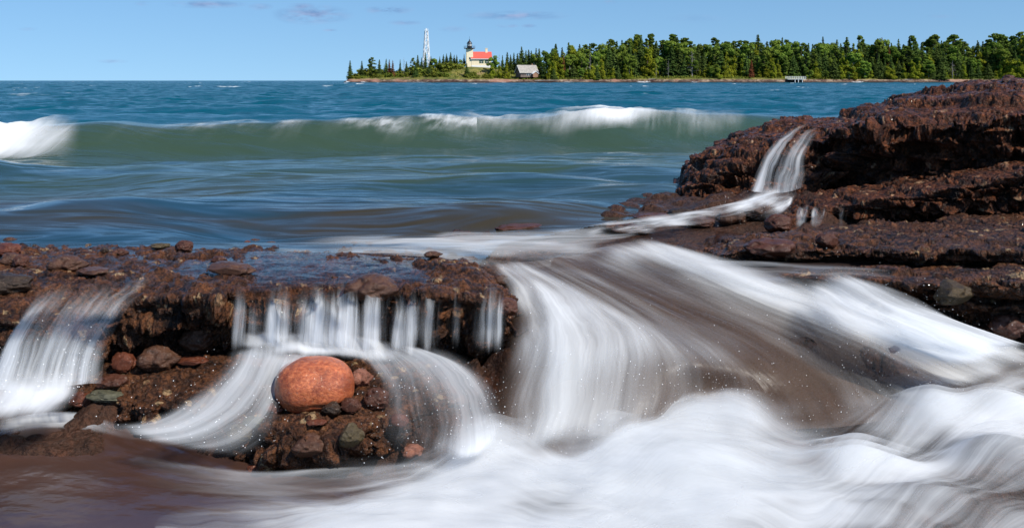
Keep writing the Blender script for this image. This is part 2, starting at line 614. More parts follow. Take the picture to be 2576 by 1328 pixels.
# shoreward edge of the lake sheet
CUT_U = [-2000, 0, 300, 600, 1000, 1180, 1260, 1440, 1650, 1760, 2400, 4000]
CUT_V = [640, 640, 650, 655, 672, 668, 600, 568, 530, 500, 440, 440]
cutY = 1.35 * F / (np.interp(ss * F + CU, CUT_U, CUT_V) - HV)
edge = sstep(-.1, 1.2, Yg - cutY[None, :])
Zg = Zg * (.12 + .88 * edge) - .005
keep = (Yg[:-1, :-1] > cutY[None, :-1] - .25)
lake = mesh_np('lake', np.stack((Xg, Yg, Zg), -1).reshape(-1, 3), grid_faces(ny, nx, keep), M_LAKE)
tag(lake, 'blue green wind-ruffled lake with a breaking wave', None, None, 'structure')

# ------------------------------------------------------------------ lines of flow: (photo column, photo row, height or distance, amount of foam)
CH = [[(1215, 680, .02, .6), (1270, 745, -.06, .75), (1272, 850, -.17, .95), (1235, 985, 5.62, 1.1), (1200, 1140, 5.35, 1.2)],
      [(1250, 670, .03, .7), (1340, 745, -.07, .7), (1395, 860, -.18, .65), (1385, 1000, 5.6, .65), (1360, 1150, 5.35, 1.1)],
      [(1275, 664, .03, .6), (1410, 745, -.08, .65), (1510, 862, -.19, .55), (1510, 1000, 5.6, .42), (1490, 1160, 5.35, .7)],
      [(1305, 660, .03, .5), (1490, 760, -.09, .5), (1625, 868, -.20, .42), (1640, 985, 5.65, .15), (1590, 1140, 5.4, .4)],
      [(1340, 655, .03, .4), (1560, 765, -.10, .15), (1740, 890, -.23, .3), (1790, 990, -.44, .08), (1760, 1085, -.58, .7)],
      [(1400, 652, .03, .3), (1640, 765, -.11, .04), (1860, 880, -.26, .14), (1990, 985, -.44, .02), (2030, 1080, -.58, .6)],
      [(1470, 640, .03, .35), (1730, 760, -.11, .08), (1980, 865, -.27, .04), (2130, 960, -.44, .08), (2220, 1060, -.57, .4)],
      [(1530, 622, .03, .85), (1790, 735, -.09, .35), (2060, 850, -.27, .15), (2240, 935, -.43, .08), (2370, 1020, -.55, .35)],
      [(1590, 612, .04, .8), (1850, 720, -.07, .75), (2130, 825, -.24, .45), (2330, 910, -.41, .28), (2480, 980, -.50, .6)],
      [(1680, 620, .05, .35), (1920, 705, -.05, .5), (2200, 795, -.20, .6), (2410, 870, -.35, .65), (2600, 950, -.45, .9)],
      [(1790, 650, .03, .2), (1990, 700, -.02, .3), (2260, 765, -.15, .5), (2470, 830, -.28, .8), (2680, 915, -.38, 1.0)]]
RB = [[(1950, 775, -.10, .0), (2050, 870, -.23, .2), (2190, 945, -.40, .35), (2370, 1010, -.50, .7)],
      [(1975, 745, -.03, .1), (2090, 835, -.14, .5), (2250, 910, -.29, .55), (2420, 975, -.40, .8)],
      [(2000, 718, .0, .3), (2140, 795, -.07, .9), (2320, 875, -.20, 1.0), (2490, 945, -.31, 1.1)],
      [(2070, 700, .02, .3), (2220, 765, -.02, 1.0), (2410, 842, -.15, 1.2), (2590, 905, -.26, 1.3)],
      [(2145, 712, .01, .2), (2275, 775, -.05, .7), (2430, 855, -.19, 1.1), (2640, 920, -.30, 1.2)],
      [(2220, 740, -.03, .0), (2325, 805, -.11, .3), (2465, 885, -.25, .7), (2700, 945, -.34, 1.0)]]
TP = [[(560, 628, .05, .0), (760, 622, .06, .3), (950, 612, .07, .5), (1100, 604, .08, .5), (1250, 598, .09, .6), (1420, 596, .09, .5), (1600, 590, .09, .4)],
      [(600, 633, .05, .1), (800, 632, .07, .6), (980, 626, .09, .8), (1120, 622, .10, .8), (1280, 616, .10, .9), (1440, 612, .09, .8), (1600, 602, .08, .6)],
      [(660, 637, .04, .1), (850, 640, .05, .5), (1010, 640, .07, .8), (1150, 645, .08, .9), (1300, 645, .06, .5), (1430, 640, .05, .4), (1580, 625, .05, .4)],
      [(720, 641, .02, .0), (900, 650, .02, .2), (1050, 658, .02, .4), (1190, 672, .02, .5), (1320, 680, .0, .5), (1420, 670, .0, .2), (1540, 650, .02, .1)]]
ST = [[(1960, 478, 10.2, .5), (1900, 492, 10.1, .8), (1830, 515, 9.95, .5), (1740, 530, 9.9, .45), (1640, 540, 9.85, .4), (1540, 556, 9.7, .5), (1420, 575, 9.4, .6)],
      [(1985, 486, 10.0, .6), (1930, 503, 9.85, 1.0), (1860, 532, 9.6, .9), (1760, 550, 9.5, .7), (1650, 562, 9.4, .8), (1550, 574, 9.25, .9), (1440, 590, 9.05, .8)],
      [(2000, 498, 9.8, .5), (1965, 525, 9.5, .8), (1880, 558, 9.25, .5), (1790, 572, 9.15, .9), (1680, 578, 9.1, .8), (1580, 590, 8.95, .7), (1470, 604, 8.75, .7)],
      [(2005, 515, 9.6, .3), (1975, 550, 9.3, .8), (1925, 580, 9.05, .7), (1840, 590, 8.95, .5), (1740, 598, 8.8, .4), (1640, 606, 8.65, .4), (1520, 618, 8.5, .5)]]
FG = [[(2900, 780, -.22, 1.1), (2560, 850, -.33, 1.1), (2300, 945, -.44, .9), (2060, 1075, -.57, .6), (1870, 1030, -.52, .8), (1710, 1000, -.47, .7), (1560, 1105, -.60, .7), (1440, 1150, -.63, 1.0), (1260, 1060, -.55, 1.2), (1130, 1130, -.62, .9), (950, 1195, -.66, .5), (750, 1200, -.67, .2)],
      [(2900, 960, -.46, 1.1), (2560, 1000, -.50, 1.1), (2300, 1070, -.58, 1.0), (2060, 1125, -.61, 1.0), (1870, 1095, -.60, 1.1), (1710, 1090, -.58, 1.1), (1560, 1150, -.62, 1.1), (1440, 1175, -.63, 1.3), (1250, 1130, -.62, 1.4), (1080, 1185, -.65, .8), (880, 1220, -.67, .4), (620, 1230, -.68, .12)],
      [(2900, 1100, -.58, 1.0), (2560, 1130, -.61, 1.0), (2300, 1165, -.63, 1.0), (2060, 1190, -.63, 1.0), (1870, 1190, -.63, 1.2), (1710, 1200, -.63, 1.3), (1560, 1210, -.63, 1.4), (1440, 1210, -.63, 1.4), (1200, 1200, -.64, 1.3), (980, 1240, -.66, .7), (760, 1260, -.67, .36), (520, 1270, -.68, .12)],
      [(2900, 1250, -.64, .5), (2560, 1250, -.64, .5), (2300, 1255, -.64, .62), (2060, 1260, -.64, .8), (1870, 1270, -.64, 1.0), (1710, 1280, -.64, 1.1), (1560, 1285, -.64, 1.15), (1400, 1285, -.64, 1.15), (1100, 1280, -.65, .9), (850, 1300, -.66, .6), (640, 1305, -.67, .42), (400, 1310, -.68, .15)],
      [(2900, 1420, -.66, .42), (2560, 1420, -.66, .45), (2300, 1420, -.66, .58), (2060, 1420, -.66, .8), (1870, 1420, -.66, .95), (1710, 1420, -.66, 1.0), (1560, 1420, -.66, 1.0), (1400, 1420, -.66, 1.0), (1100, 1420, -.66, .9), (850, 1420, -.67, .8), (640, 1420, -.67, .6), (400, 1420, -.68, .35)],
      [(2900, 1700, -.68, .9), (2560, 1700, -.68, .9), (2300, 1700, -.68, .9), (2060, 1700, -.68, .9), (1870, 1700, -.68, 1.0), (1710, 1700, -.68, 1.1), (1560, 1700, -.68, 1.1), (1400, 1700, -.68, 1.1), (1100, 1700, -.68, 1.1), (850, 1700, -.68, 1.0), (640, 1700, -.68, .8), (400, 1700, -.68, .6)]]

# ------------------------------------------------------------------ bedrock under the running water
BED = [(-150, 600, -.35), (300, 600, -.35), (700, 600, -.3), (1000, 600, -.25), (1200, 585, -.08), (1440, 560, .0), (1650, 525, .03),
       (1250, 615, -.03), (1450, 625, -.02), (1700, 600, .02), (1900, 640, .01), (2100, 640, .03), (2400, 640, .08), (2650, 620, .1),
       (1800, 540, .08), (1900, 505, .14), (1960, 500, .16), (1750, 560, .05), (1880, 575, .06), (2000, 590, .05), (2200, 590, .05), (2600, 560, .1),
       (1350, 700, -.07), (1600, 700, -.09), (1900, 720, -.07), (2200, 720, -.02), (2500, 700, .04),
       (1300, 800, -.16), (1500, 800, -.17), (1750, 830, -.20), (2000, 850, -.27), (2200, 850, -.27), (2400, 830, -.36), (2650, 830, -.35), (2390, 875, -.48), (2250, 876, -.5), (2180, 850, -.4), (2450, 945, -.62), (2560, 930, -.6),
       (1300, 865, -.23), (1500, 880, -.24), (1700, 900, -.29), (1230, 950, -.4), (1400, 1000, -.45), (1560, 1010, -.47),
       (1900, 1000, -.50), (2100, 1000, -.52), (2300, 980, -.50), (2600, 960, -.62), (2560, 1030, -.68), (1700, 980, -.43),
       (1250, 1130, -.70), (1500, 1145, -.72), (1750, 1080, -.66), (2000, 1100, -.70), (2300, 1100, -.72), (2650, 1080, -.7),
       (0, 760, -.2), (300, 760, -.2), (700, 760, -.25), (1000, 780, -.25), (-150, 900, -.42), (100, 960, -.52), (300, 920, -.46), (500, 920, -.46), (700, 920, -.46), (1000, 920, -.46), (1200, 900, -.42),
       (300, 1010, -.58), (600, 1000, -.52), (850, 1010, -.5), (1050, 1000, -.5), (1150, 1060, -.6),
       (-150, 1050, -.72), (150, 1080, -.74), (400, 1150, -.80), (700, 1230, -.82), (1000, 1230, -.82),
       (-150, 1330, -.86), (300, 1330, -.86), (800, 1330, -.86), (1300, 1330, -.85), (1800, 1330, -.85), (2600, 1330, -.85),
       (-150, 1700, -.9), (1288, 1700, -.9), (2700, 1700, -.9)]
bp = np.array([pt(*p) for p in BED])


def bed_z(X, Y):
    num, den = 0, 0
    for b in bp:
        d2 = (X - b[0]) ** 2 + (Y - b[1]) ** 2 + .004
        k = 1 / d2 ** 1.7
        num = num + k * b[2]
        den = den + k
    return num / den


nby, nbx = 420, 560
Yb = 3.0 * (11.5 / 3.0) ** np.linspace(0, 1, nby)
sb = np.linspace(-.75, .75, nbx)
Yg2, Sg2 = np.meshgrid(Yb, sb, indexing='ij')
Xg2 = Sg2 * Yg2
Zb = bed_z(Xg2, Yg2)
Pb = np.stack((Xg2, Yg2, Zb), -1)
w1, _, id1 = worley(Pb * 4.0, 60)
Zb = Zb + .05 * fbm(Pb * 2.4, 4, 55) + .05 * np.sqrt(np.clip(1 - (w1 / .62) ** 2, 0, 1)) * (id1 > .45)
w2, _, id2 = worley(Pb * 11.0, 61)
Zb = Zb + .018 * np.sqrt(np.clip(1 - (w2 / .6) ** 2, 0, 1)) * (id2 > .4)
Zb = Zb - .05 * (Xg2 > -.2) * sstep(5.0, 6.0, Yg2) * sstep(9.5, 8.5, Yg2) - .16 * sstep(5.55, 5.2, Yg2)
flowpts = []
for lines in (CH, RB, TP, ST, FG):
    A = np.array([[pt(q[0], q[1], q[2]) for q in L] for L in lines])
    A = cr_interp(cr_interp(A, 60, 0), 90, 1)
    flowpts.append(A.reshape(-1, 3))
flowpts = np.concatenate(flowpts)
from mathutils.kdtree import KDTree
kd = KDTree(len(flowpts))
for i_, p_ in enumerate(flowpts):
    kd.insert((p_[0], p_[1], 0), i_)
kd.balance()
zf = Zb.ravel()
for i_, (x_, y_) in enumerate(zip(Xg2.ravel(), Yg2.ravel())):
    co_, j_, dd_ = kd.find((x_, y_, 0))
    if dd_ < .22:
        lim = flowpts[j_, 2] - .11 + max(0, dd_ - .06) * .5
        if zf[i_] > lim:
            zf[i_] = lim - .25 * (min(.1, zf[i_] - lim) - .1) * 0 - .02 + .2 * min(.1, zf[i_] - lim)
Zb = zf.reshape(Zb.shape)
Pb[..., 2] = Zb
bed = mesh_np('rocky_bed', Pb.reshape(-1, 3), grid_faces(nby, nbx), M_BED, attrs={'tone': id1 * .8})
tag(bed, 'brown rocky bed under the running water', None, None, 'structure')


# ------------------------------------------------------------------ rock bodies
def rock_disp(P, seed, amp=1.0, strata=.03, peb=1.0, nz=None, big=0.0, blk=1.0):
    face = 1 - sstep(.35, .85, np.abs(nz))
    flat = 1 - .55 * sstep(.4, .9, np.abs(nz))
    d = big * fbm(P * .85, 3, seed + 2) + .055 * (.6 + .4 * face) * fbm(P * 1.7, 4, seed) + .022 * (.5 + .5 * face) * fbm(P * 6.0, 3, seed + 5)
    wz = fbm(P * 2, 2, seed + 9)[..., None] * .6
    d = d + face * strata * 1.2 * vnoise(P * np.array((1.0, 1.0, 9.0)) + wz, seed + 3)
    d = d + face * strata * .7 * vnoise(P * np.array((2.5, 2.5, 24.0)) + wz, seed + 4)
    tone = np.zeros(P.shape[:-1])
    Pw = P + .02 * np.stack([vnoise(P * 9 + k * 7, seed + k) for k in range(3)], -1)
    for (cx, cz, k, j) in ((.42, .22, .115, 15), (.17, .10, .060, 16), (.075, .05, .030, 17)):
        f1, f2, idr, tilt = worley(Pw / np.array((cx, cx, cz)), seed + j, True)
        d = d + blk * k * (.22 + .78 * face) * (.75 * (idr - .5) + .95 * tilt)
        d = d - blk * k * .3 * (.25 + .75 * face) * (1 - sstep(.0, .10, f2 - f1))
    for (cell, prob, k, sd) in ((.23, .30, .28, 1), (.105, .5, .42, 2), (.05, .6, .50, 3), (.026, .6, .45, 4)):
        f1, f2, idr = worley(Pw / cell * np.array((1, 1, 1.25)), seed + 20 * sd)
        r = .42 + .30 * ((idr * 7.3) % 1.0)
        b = (1 - np.clip(f1 / r, 0, 1) ** 2.5) * (idr < prob)
        d = d + peb * flat * cell * k * b
        tone = np.where((b > .3) & (sd < 4), (idr * 13.7) % 1.0, tone)
    pit = vnoise(P * 6.5, seed + 70)
    d = d - .06 * np.clip(pit - .28, 0, 1) * (.4 + .6 * face)
    pit2 = vnoise(P * np.array((13, 13, 19)), seed + 71)
    d = d - .06 * np.clip(pit2 - .25, 0, 1) * (.3 + .7 * face)
    return d * amp, tone


def rock(name, secs, nu, nv, mat, seed, amp=1.0, strata=.03, peb=1.0, big=0.0, blk=1.0, terr=0.0):
    us = [s[0] for s in secs]
    A = np.array([[pt(s[0], *q) for q in s[1:]] for s in secs])
    A = cr_interp(A, nu, 0, us)
    A = cr_interp(A, nv, 1)
    # even out the spacing down each section
    L = np.concatenate((np.zeros((nu, 1)), np.cumsum(np.linalg.norm(np.diff(A, axis=1), axis=-1), 1)), 1)
    B = np.zeros_like(A)
    tt = np.linspace(0, 1, nv)
    for i in range(nu):
        for k in range(3):
            B[i, :, k] = np.interp(tt, L[i] / L[i, -1], A[i, :, k])
    N = grid_normals(B)
    if N[nu // 2, nv // 3, 2] < 0:
        N = -N
    for _ in range(10):
        N[1:-1, 1:-1] = (N[1:-1, 1:-1] * 2 + N[:-2, 1:-1] + N[2:, 1:-1] + N[1:-1, :-2] + N[1:-1, 2:]) / 6
    N /= np.maximum(np.linalg.norm(N, axis=-1, keepdims=True), 1e-9)
    d, tone = rock_disp(B, seed, amp, strata, peb, N[..., 2], big, blk)
    if np.ndim(peb) == 0:
        B = B + N * d[..., None]
        if terr > 0:
            ph = .55 * fbm(B * np.array((.9, .9, .4)), 3, seed + 90) + .12 * fbm(B * 4.0, 3, seed + 91)
            t_ = B[..., 2] / terr + ph
            k_ = np.floor(t_)
            f_ = t_ - k_
            B[..., 2] = (B[..., 2] * .62 + .38 * ((k_ + sstep(.28, .62, f_)) - ph) * terr)
    o = mesh_np(name, B.reshape(-1, 3), grid_faces(nu, nv), mat, attrs={'tone': tone.ravel()})
    return o, B


LEDGE = [
    # u    back under    waterline      top          lip           face         face          foot        under
    (-260, (600, -.25), (622, .02), (680, .05), (765, -.02), (820, 5.95), (880, 6.0), (950, 5.9), (1010, 5.75)),
    (-60, (600, -.25), (624, .04), (680, .06), (765, .00), (820, 5.9), (880, 6.0), (950, 5.9), (1010, 5.75)),
    (60, (602, -.25), (628, .04), (690, .06), (770, -.02), (825, 5.95), (885, 6.05), (950, 5.95), (1010, 5.8)),
    (180, (602, -.25), (632, .03), (690, .04), (765, -.03), (830, 6.05), (885, 6.1), (950, 5.98), (1005, 5.85)),
    (280, (602, -.25), (632, .03), (680, .05), (745, .00), (810, 6.2), (870, 6.25), (930, 6.1), (980, 5.95)),
    (400, (602, -.25), (630, .03), (680, .06), (735, .03), (800, 6.25), (855, 6.35), (905, 6.25), (950, 6.05)),
    (560, (604, -.25), (634, .03), (680, .05), (735, .03), (790, 6.3), (850, 6.42), (895, 6.32), (940, 6.1)),
    (700, (604, -.25), (636, .02), (680, .03), (735, .01), (785, 6.3), (845, 6.45), (893, 6.4), (940, 6.15)),
    (850, (606, -.25), (640, .02), (684, .03), (735, .02), (785, 6.3), (845, 6.45), (893, 6.4), (940, 6.15)),
    (1000, (610, -.25), (648, .02), (688, .03), (732, .03), (785, 6.3), (845, 6.42), (893, 6.38), (940, 6.15)),
    (1110, (615, -.25), (648, .06), (690, .07), (735, .04), (790, 6.22), (845, 6.32), (893, 6.3), (930, 6.15)),
    (1180, (625, -.25), (662, .06), (698, .07), (740, .03), (790, 6.2), (845, 6.3), (893, 6.25), (930, 6.15)),
    (1235, (650, -.25), (695, .03), (722, .04), (752, .0), (800, 6.15), (845, 6.22), (890, 6.2), (925, 6.1)),
    (1275, (680, -.25), (730, -.02), (752, -.02), (775, -.05), (810, 6.08), (850, 6.12), (885, 6.1), (915, 6.05)),
    (1302, (740, -.3), (780, -.12), (795, -.12), (812, -.14), (832, 6.05), (855, 6.05), (880, 6.05), (905, 6.0)),
]
LEDGE = [sec[:7] + ((sec[7][0], sec[6][1] + .03), (sec[8][0] + 30, sec[6][1] + .05)) for sec in LEDGE]
ledge, LB = rock('rock_ledge', LEDGE, 760, 270, M_LEDGE, 100, 1.0, .035)
tag(ledge, 'long low ledge of wet brown conglomerate with water spilling over its front', 'rock ledge')

OUT = [
    (1652, (500, 12.2), (509, 11.3), (512, 11.15), (516, 11.05), (520, 10.95), (526, 10.9), (535, 10.75)),
    (1715, (455, 12.8), (455, 11.6), (468, 11.25), (485, 11.1), (502, 11.0), (520, 10.85), (540, 10.6)),
    (1800, (380, 13.4), (374, 12.1), (395, 11.4), (430, 11.1), (470, 11.0), (510, 10.75), (535, 10.5)),
    (1870, (345, 13.8), (335, 12.4), (358, 11.5), (400, 11.05), (450, 10.9), (505, 10.65), (535, 10.4)),
    (1950, (320, 14.2), (306, 12.6), (340, 11.4), (390, 11.0), (445, 10.85), (500, 10.6), (530, 10.3)),
    (2030, (310, 14.6), (295, 12.9), (333, 11.3), (385, 10.9), (440, 10.75), (495, 10.5), (530, 10.2)),
    (2100, (305, 14.6), (291, 12.9), (330, 11.0), (380, 10.6), (435, 10.5), (490, 10.3), (530, 10.0)),
    (2150, (290, 14.6), (276, 12.7), (318, 10.7), (370, 10.35), (425, 10.3), (480, 10.2), (525, 9.9)),
    (2220, (265, 14.6), (249, 12.5), (305, 10.45), (360, 10.15), (415, 10.12), (470, 10.05), (520, 9.8)),
    (2330, (240, 14.4), (228, 12.3), (295, 10.2), (345, 9.95), (400, 9.92), (455, 9.9), (505, 9.65)),
    (2400, (240, 14.2), (226, 12.1), (288, 10.0), (340, 9.75), (395, 9.72), (450, 9.7), (500, 9.5)),
    (2450, (225, 14.2), (206, 12.0), (282, 9.9), (335, 9.65), (390, 9.62), (445, 9.6), (495, 9.4)),
    (2530, (215, 14.2), (197, 12.0), (275, 9.75), (330, 9.5), (385, 9.5), (440, 9.45), (490, 9.25)),
    (2640, (215, 14.2), (198, 12.0), (270, 9.6), (325, 9.35), (380, 9.35), (430, 9.3), (485, 9.1)),
    (2900, (215, 14.2), (190, 12.0), (265, 9.4), (320, 9.1), (375, 9.1), (430, 9.1), (485, 8.9)),
]
OUT = [sec[:4] + tuple((v, sec[3][1] + o) for (v, q), o in zip(sec[4:], (-.12, -.17, -.17, -.24))) if sec[0] >= 2100 else sec for sec in OUT]
outcrop, OB = rock('rock_outcrop', OUT, 700, 270, M_OUT, 300, 1.3, .06, .6, .16, 1.3, .15)
tag(outcrop, 'tall dark reddish rock outcrop rising out of the lake beside the forest shore', 'rock outcrop')

MID = [
    (1955, (550, 9.7), (560, 9.4), (566, 9.3), (572, 9.25), (580, 9.15), (592, 9.0)),
    (1990, (510, 10.1), (520, 9.6), (535, 9.42), (552, 9.32), (574, 9.22), (590, 9.0)),
    (2090, (490, 10.2), (508, 9.5), (525, 9.25), (548, 9.15), (574, 9.1), (590, 8.9)),
    (2200, (472, 10.1), (494, 9.3), (515, 9.02), (540, 8.95), (570, 8.9), (588, 8.7)),
    (2300, (455, 10.0), (480, 9.1), (502, 8.82), (530, 8.75), (565, 8.72), (585, 8.5)),
    (2400, (435, 9.8), (457, 8.95), (485, 8.65), (520, 8.58), (556, 8.58), (578, 8.35)),
    (2500, (412, 9.7), (437, 8.85), (465, 8.52), (505, 8.45), (546, 8.45), (570, 8.2)),
    (2600, (395, 9.6), (420, 8.75), (450, 8.42), (490, 8.35), (536, 8.35), (562, 8.1)),
    (2850, (380, 9.5), (405, 8.6), (435, 8.25), (480, 8.2), (530, 8.2), (560, 8.0)),
]
MID = [sec[:3] + tuple((v, sec[2][1] + o) for (v, q), o in zip(sec[3:], (-.15, -.16, -.10, -.12))) if sec[0] >= 2090 else sec for sec in MID]
mid, _ = rock('rock_shelf', MID, 480, 150, M_OUT, 400, 1.15, .045, .6, .07, 1.25, .10)
tag(mid, 'dark overhanging rock shelf at the foot of the tall outcrop', 'rock shelf')

LOW = [
    (1770, (640, -.02), (643, -.01), (650, -.01), (656, -.02), (662, -.05), (672, -.12)),
    (1850, (610, .02), (622, .06), (640, .06), (650, .03), (660, -.03), (675, -.12)),
    (1960, (592, .05), (608, .11), (632, .09), (648, .05), (662, -.02), (680, -.12)),
    (2080, (578, .08), (600, .10), (622, .11), (640, .09), (662, .0), (682, -.1)),
    (2200, (565, .10), (592, .13), (620, .15), (640, .12), (664, .02), (685, -.1)),
    (2350, (555, .14), (585, .16), (615, .18), (640, .14), (668, .04), (690, -.1)),
    (2500, (545, .18), (575, .20), (610, .21), (642, .16), (670, .06), (692, -.1)),
    (2650, (535, .20), (570, .24), (608, .24), (642, .18), (672, .08), (695, -.1)),
    (2850, (535, .20), (570, .24), (608, .24), (642, .18), (672, .08), (695, -.1)),
]
low, _ = rock('rock_shelf', LOW, 480, 150, M_LEDGE, 500, .9, .03, .8, .08, 1.1, .05)
tag(low, 'flat brown cobbly rock shelf washed by water in front of the overhanging shelf', 'rock shelf')

STEP = [
    (1960, (690, -.05), (694, -.03), (700, -.03), (706, -.05), (712, -.08), (722, -.15)),
    (2060, (672, .0), (686, .02), (700, .01), (712, -.03), (722, -.09), (735, -.18)),
    (2180, (666, .02), (684, .06), (702, .04), (716, .0), (730, -.07), (745, -.18)),
    (2320, (662, .03), (684, .08), (708, .06), (724, .02), (742, -.08), (760, -.2)),
    (2450, (660, .05), (684, .10), (710, .08), (730, .03), (750, -.08), (770, -.2)),
    (2600, (658, .06), (684, .12), (712, .10), (735, .04), (760, -.08), (780, -.2)),
    (2850, (658, .06), (684, .12), (712, .10), (735, .04), (760, -.08), (780, -.2)),
]
stp, _ = rock('rock_shelf', STEP, 380, 120, M_LEDGE, 520, .85, .03, .8, .06, 1.1, .05)
tag(stp, 'lowest wet brown rock step beside the white rapids', 'rock shelf')

BLK = [
    (2345, (712, .0), (722, .0), (740, -.03), (770, -.10), (790, -.15), (810, -.22)),
    (2380, (690, .0), (704, .01), (735, 6.63), (775, 6.53), (810, 6.53), (840, 6.50)),
    (2450, (688, .0), (702, .02), (730, 6.63), (770, 6.46), (815, 6.48), (850, 6.46)),
    (2530, (688, .0), (700, .03), (730, 6.63), (775, 6.40), (825, 6.43), (865, 6.38)),
    (2600, (690, .0), (702, .02), (730, 6.58), (780, 6.36), (835, 6.36), (875, 6.33)),
    (2800, (690, .0), (702, .02), (730, 6.53), (785, 6.30), (845, 6.28), (885, 6.28)),
]
blk, _ = rock('rock_block', BLK, 260, 160, M_LEDGE, 560, .95, .03)
tag(blk, 'broken block of brown conglomerate with a yellowish face beside the rapids', 'rock block')

SHELF = [
    (140, (985, -.56), (1000, -.57), (1015, -.60), (1030, -.64), (1045, -.70), (1060, -.8)),
    (240, (930, -.47), (955, -.48), (990, -.53), (1025, -.60), (1060, -.68), (1085, -.8)),
    (340, (880, -.40), (925, -.43), (970, -.47), (1020, -.54), (1070, -.66), (1100, -.8)),
    (450, (875, -.38), (915, -.40), (965, -.44), (1020, -.51), (1075, -.64), (1120, -.8)),
    (560, (875, -.38), (915, -.40), (970, -.44), (1040, -.53), (1110, -.66), (1165, -.82)),
    (660, (880, -.40), (925, -.42), (985, -.45), (1060, -.50), (1130, -.62), (1195, -.82)),
    (780, (885, -.42), (940, -.44), (1000, -.46), (1070, -.49), (1140, -.60), (1205, -.82)),
    (900, (885, -.42), (940, -.43), (1000, -.45), (1065, -.48), (1130, -.60), (1195, -.82)),
    (1000, (880, -.42), (930, -.42), (990, -.45), (1050, -.50), (1110, -.62), (1175, -.82)),
    (1100, (880, -.42), (920, -.42), (970, -.45), (1030, -.53), (1090, -.66), (1150, -.82)),
    (1190, (885, -.42), (915, -.44), (960, -.49), (1005, -.57), (1055, -.70), (1110, -.82)),
    (1240, (900, -.46), (925, -.50), (965, -.56), (1000, -.64), (1040, -.74), (1080, -.85)),
]
shelf, _ = rock('rock_shelf', SHELF, 560, 220, M_LEDGE, 600, .85, .01, .95)
tag(shelf, 'low rubbly rock shelf under the falls carrying the orange boulder', 'rock shelf')

# ------------------------------------------------------------------ boulders and cobbles
SM = {
    'orange': stone_mat('orange_granite', (.27, .055, .022), (.56, .165, .062), .3, .35, 11),
    'red': stone_mat('red_stone', (.095, .026, .013), (.14, .044, .022)),
    'maroon': stone_mat('maroon_stone', (.060, .020, .011), (.095, .036, .020)),
    'brown': stone_mat('brown_stone', (0.0615, 0.02678, 0.015), (0.1091, 0.05022, 0.02864)),
    'dark': stone_mat('dark_stone', (0.02182, 0.01256, 0.008184), (0.0496, 0.02846, 0.015)),
    'olive': stone_mat('olive_stone', (0.05456, 0.04018, 0.01773), (0.0992, 0.07114, 0.0341)),
    'green': stone_mat('grey_green_stone', (0.06944, 0.07114, 0.04774), (0.119, 0.1088, 0.0682)),
    'ochre': stone_mat('ochre_stone', (.022, .014, .006), (.105, .065, .024)),
    'pink': stone_mat('pink_stone', (0.2182, 0.0837, 0.05456), (0.2976, 0.1255, 0.07502)),
}
ROCKS = [ledge, shelf, bed, outcrop, mid, low, stp, blk]
bpy.context.view_layer.update()
PROTO = []
for k in range(6):
    bm = bmesh.new()
    bmesh.ops.create_icosphere(bm, subdivisions=5, radius=1.0)
    V = np.array([v.co[:] for v in bm.verts])
    sd = 700 + 31 * k
    r = 1 + .20 * vnoise(V * 1.1, sd) + .11 * vnoise(V * 2.3, sd + 1) + .045 * vnoise(V * 5, sd + 2) + .015 * vnoise(V * 12, sd + 3)
    r = r + .10 * (worley(V * 1.7, sd + 6, True)[3])
    Vn = V * r[:, None]
    if k in (3, 4):                               # angular, fractured stones: cut by planes
        for j in range(7):
            n = rng.normal(size=3)
            n /= np.linalg.norm(n)
            dd = Vn @ n - (.72 + .12 * rng.random())
            Vn = Vn - np.clip(dd, 0, None)[:, None] * n * .9
    if k == 5:
        Vn[:, 2] *= .8
    for v, c in zip(bm.verts, Vn):
        v.co = c
    me = bpy.data.meshes.new('stone')
    bm.to_mesh(me)
    bm.free()
    me.polygons.foreach_set('use_smooth', [True] * len(me.polygons))
    PROTO.append(me)
ORANGE = PROTO[0].copy()
co = np.array([v.co[:] for v in ORANGE.vertices])
nn = co / np.linalg.norm(co, axis=1, keepdims=True)
pw = (np.abs(nn) ** 2.35).sum(1) ** (-1 / 2.35)
nn2 = nn * pw[:, None]
co2 = nn2 * (1 + .05 * vnoise(nn * 1.2, 5) + .012 * vnoise(nn * 4, 6))[:, None]
co2 -= nn * (.035 * np.exp(-((nn[:, 2] + .42 + .06 * vnoise(nn * 3, 9)) / .03) ** 2))[:, None]
ORANGE.vertices.foreach_set('co', co2.astype(np.float32).ravel())
_used = {}


def stone(name, u, v, Y, wpx, hpx, mat, proto, label, group=None, rz=None, depth=None, tilt=0.0, ground=True):
    """u, v = centre in the photo; wpx, hpx = seen size"""
    base = pt(u, v + hpx * .30, 5.0) - np.array((0, 0, CZ))
    dirv = Vector(base).normalized()
    near = None
    for r_ in ROCKS:
        hit, loc, nrm, idx = r_.ray_cast(Vector((0, 0, CZ)), dirv)
        if hit and (near is None or loc.y < near):
            near = loc.y
    if near is not None and ground:
        Y = near - .12 * hpx / 2 * near / F
    c = pt(u, v, Y)
    key = (proto, mat)
    if key not in _used:
        me = (ORANGE if proto == 'orange' else PROTO[proto]).copy()
        me.name = name
        me.materials.clear()
        me.materials.append(SM[mat])
        _used[key] = me
    o = bpy.data.objects.new(name, _used[key])
    o.location = c
    sx, sz = wpx / 2 * Y / F, hpx / 2 * Y / F
    o.scale = (sx, (depth if depth else (sx + sz) / 2), sz)
    o.rotation_euler = (0, tilt, random.uniform(-.5, .5) if rz is None else rz)
    link(o)
    return tag(o, label, 'boulder' if name == 'boulder' else 'stone', group)


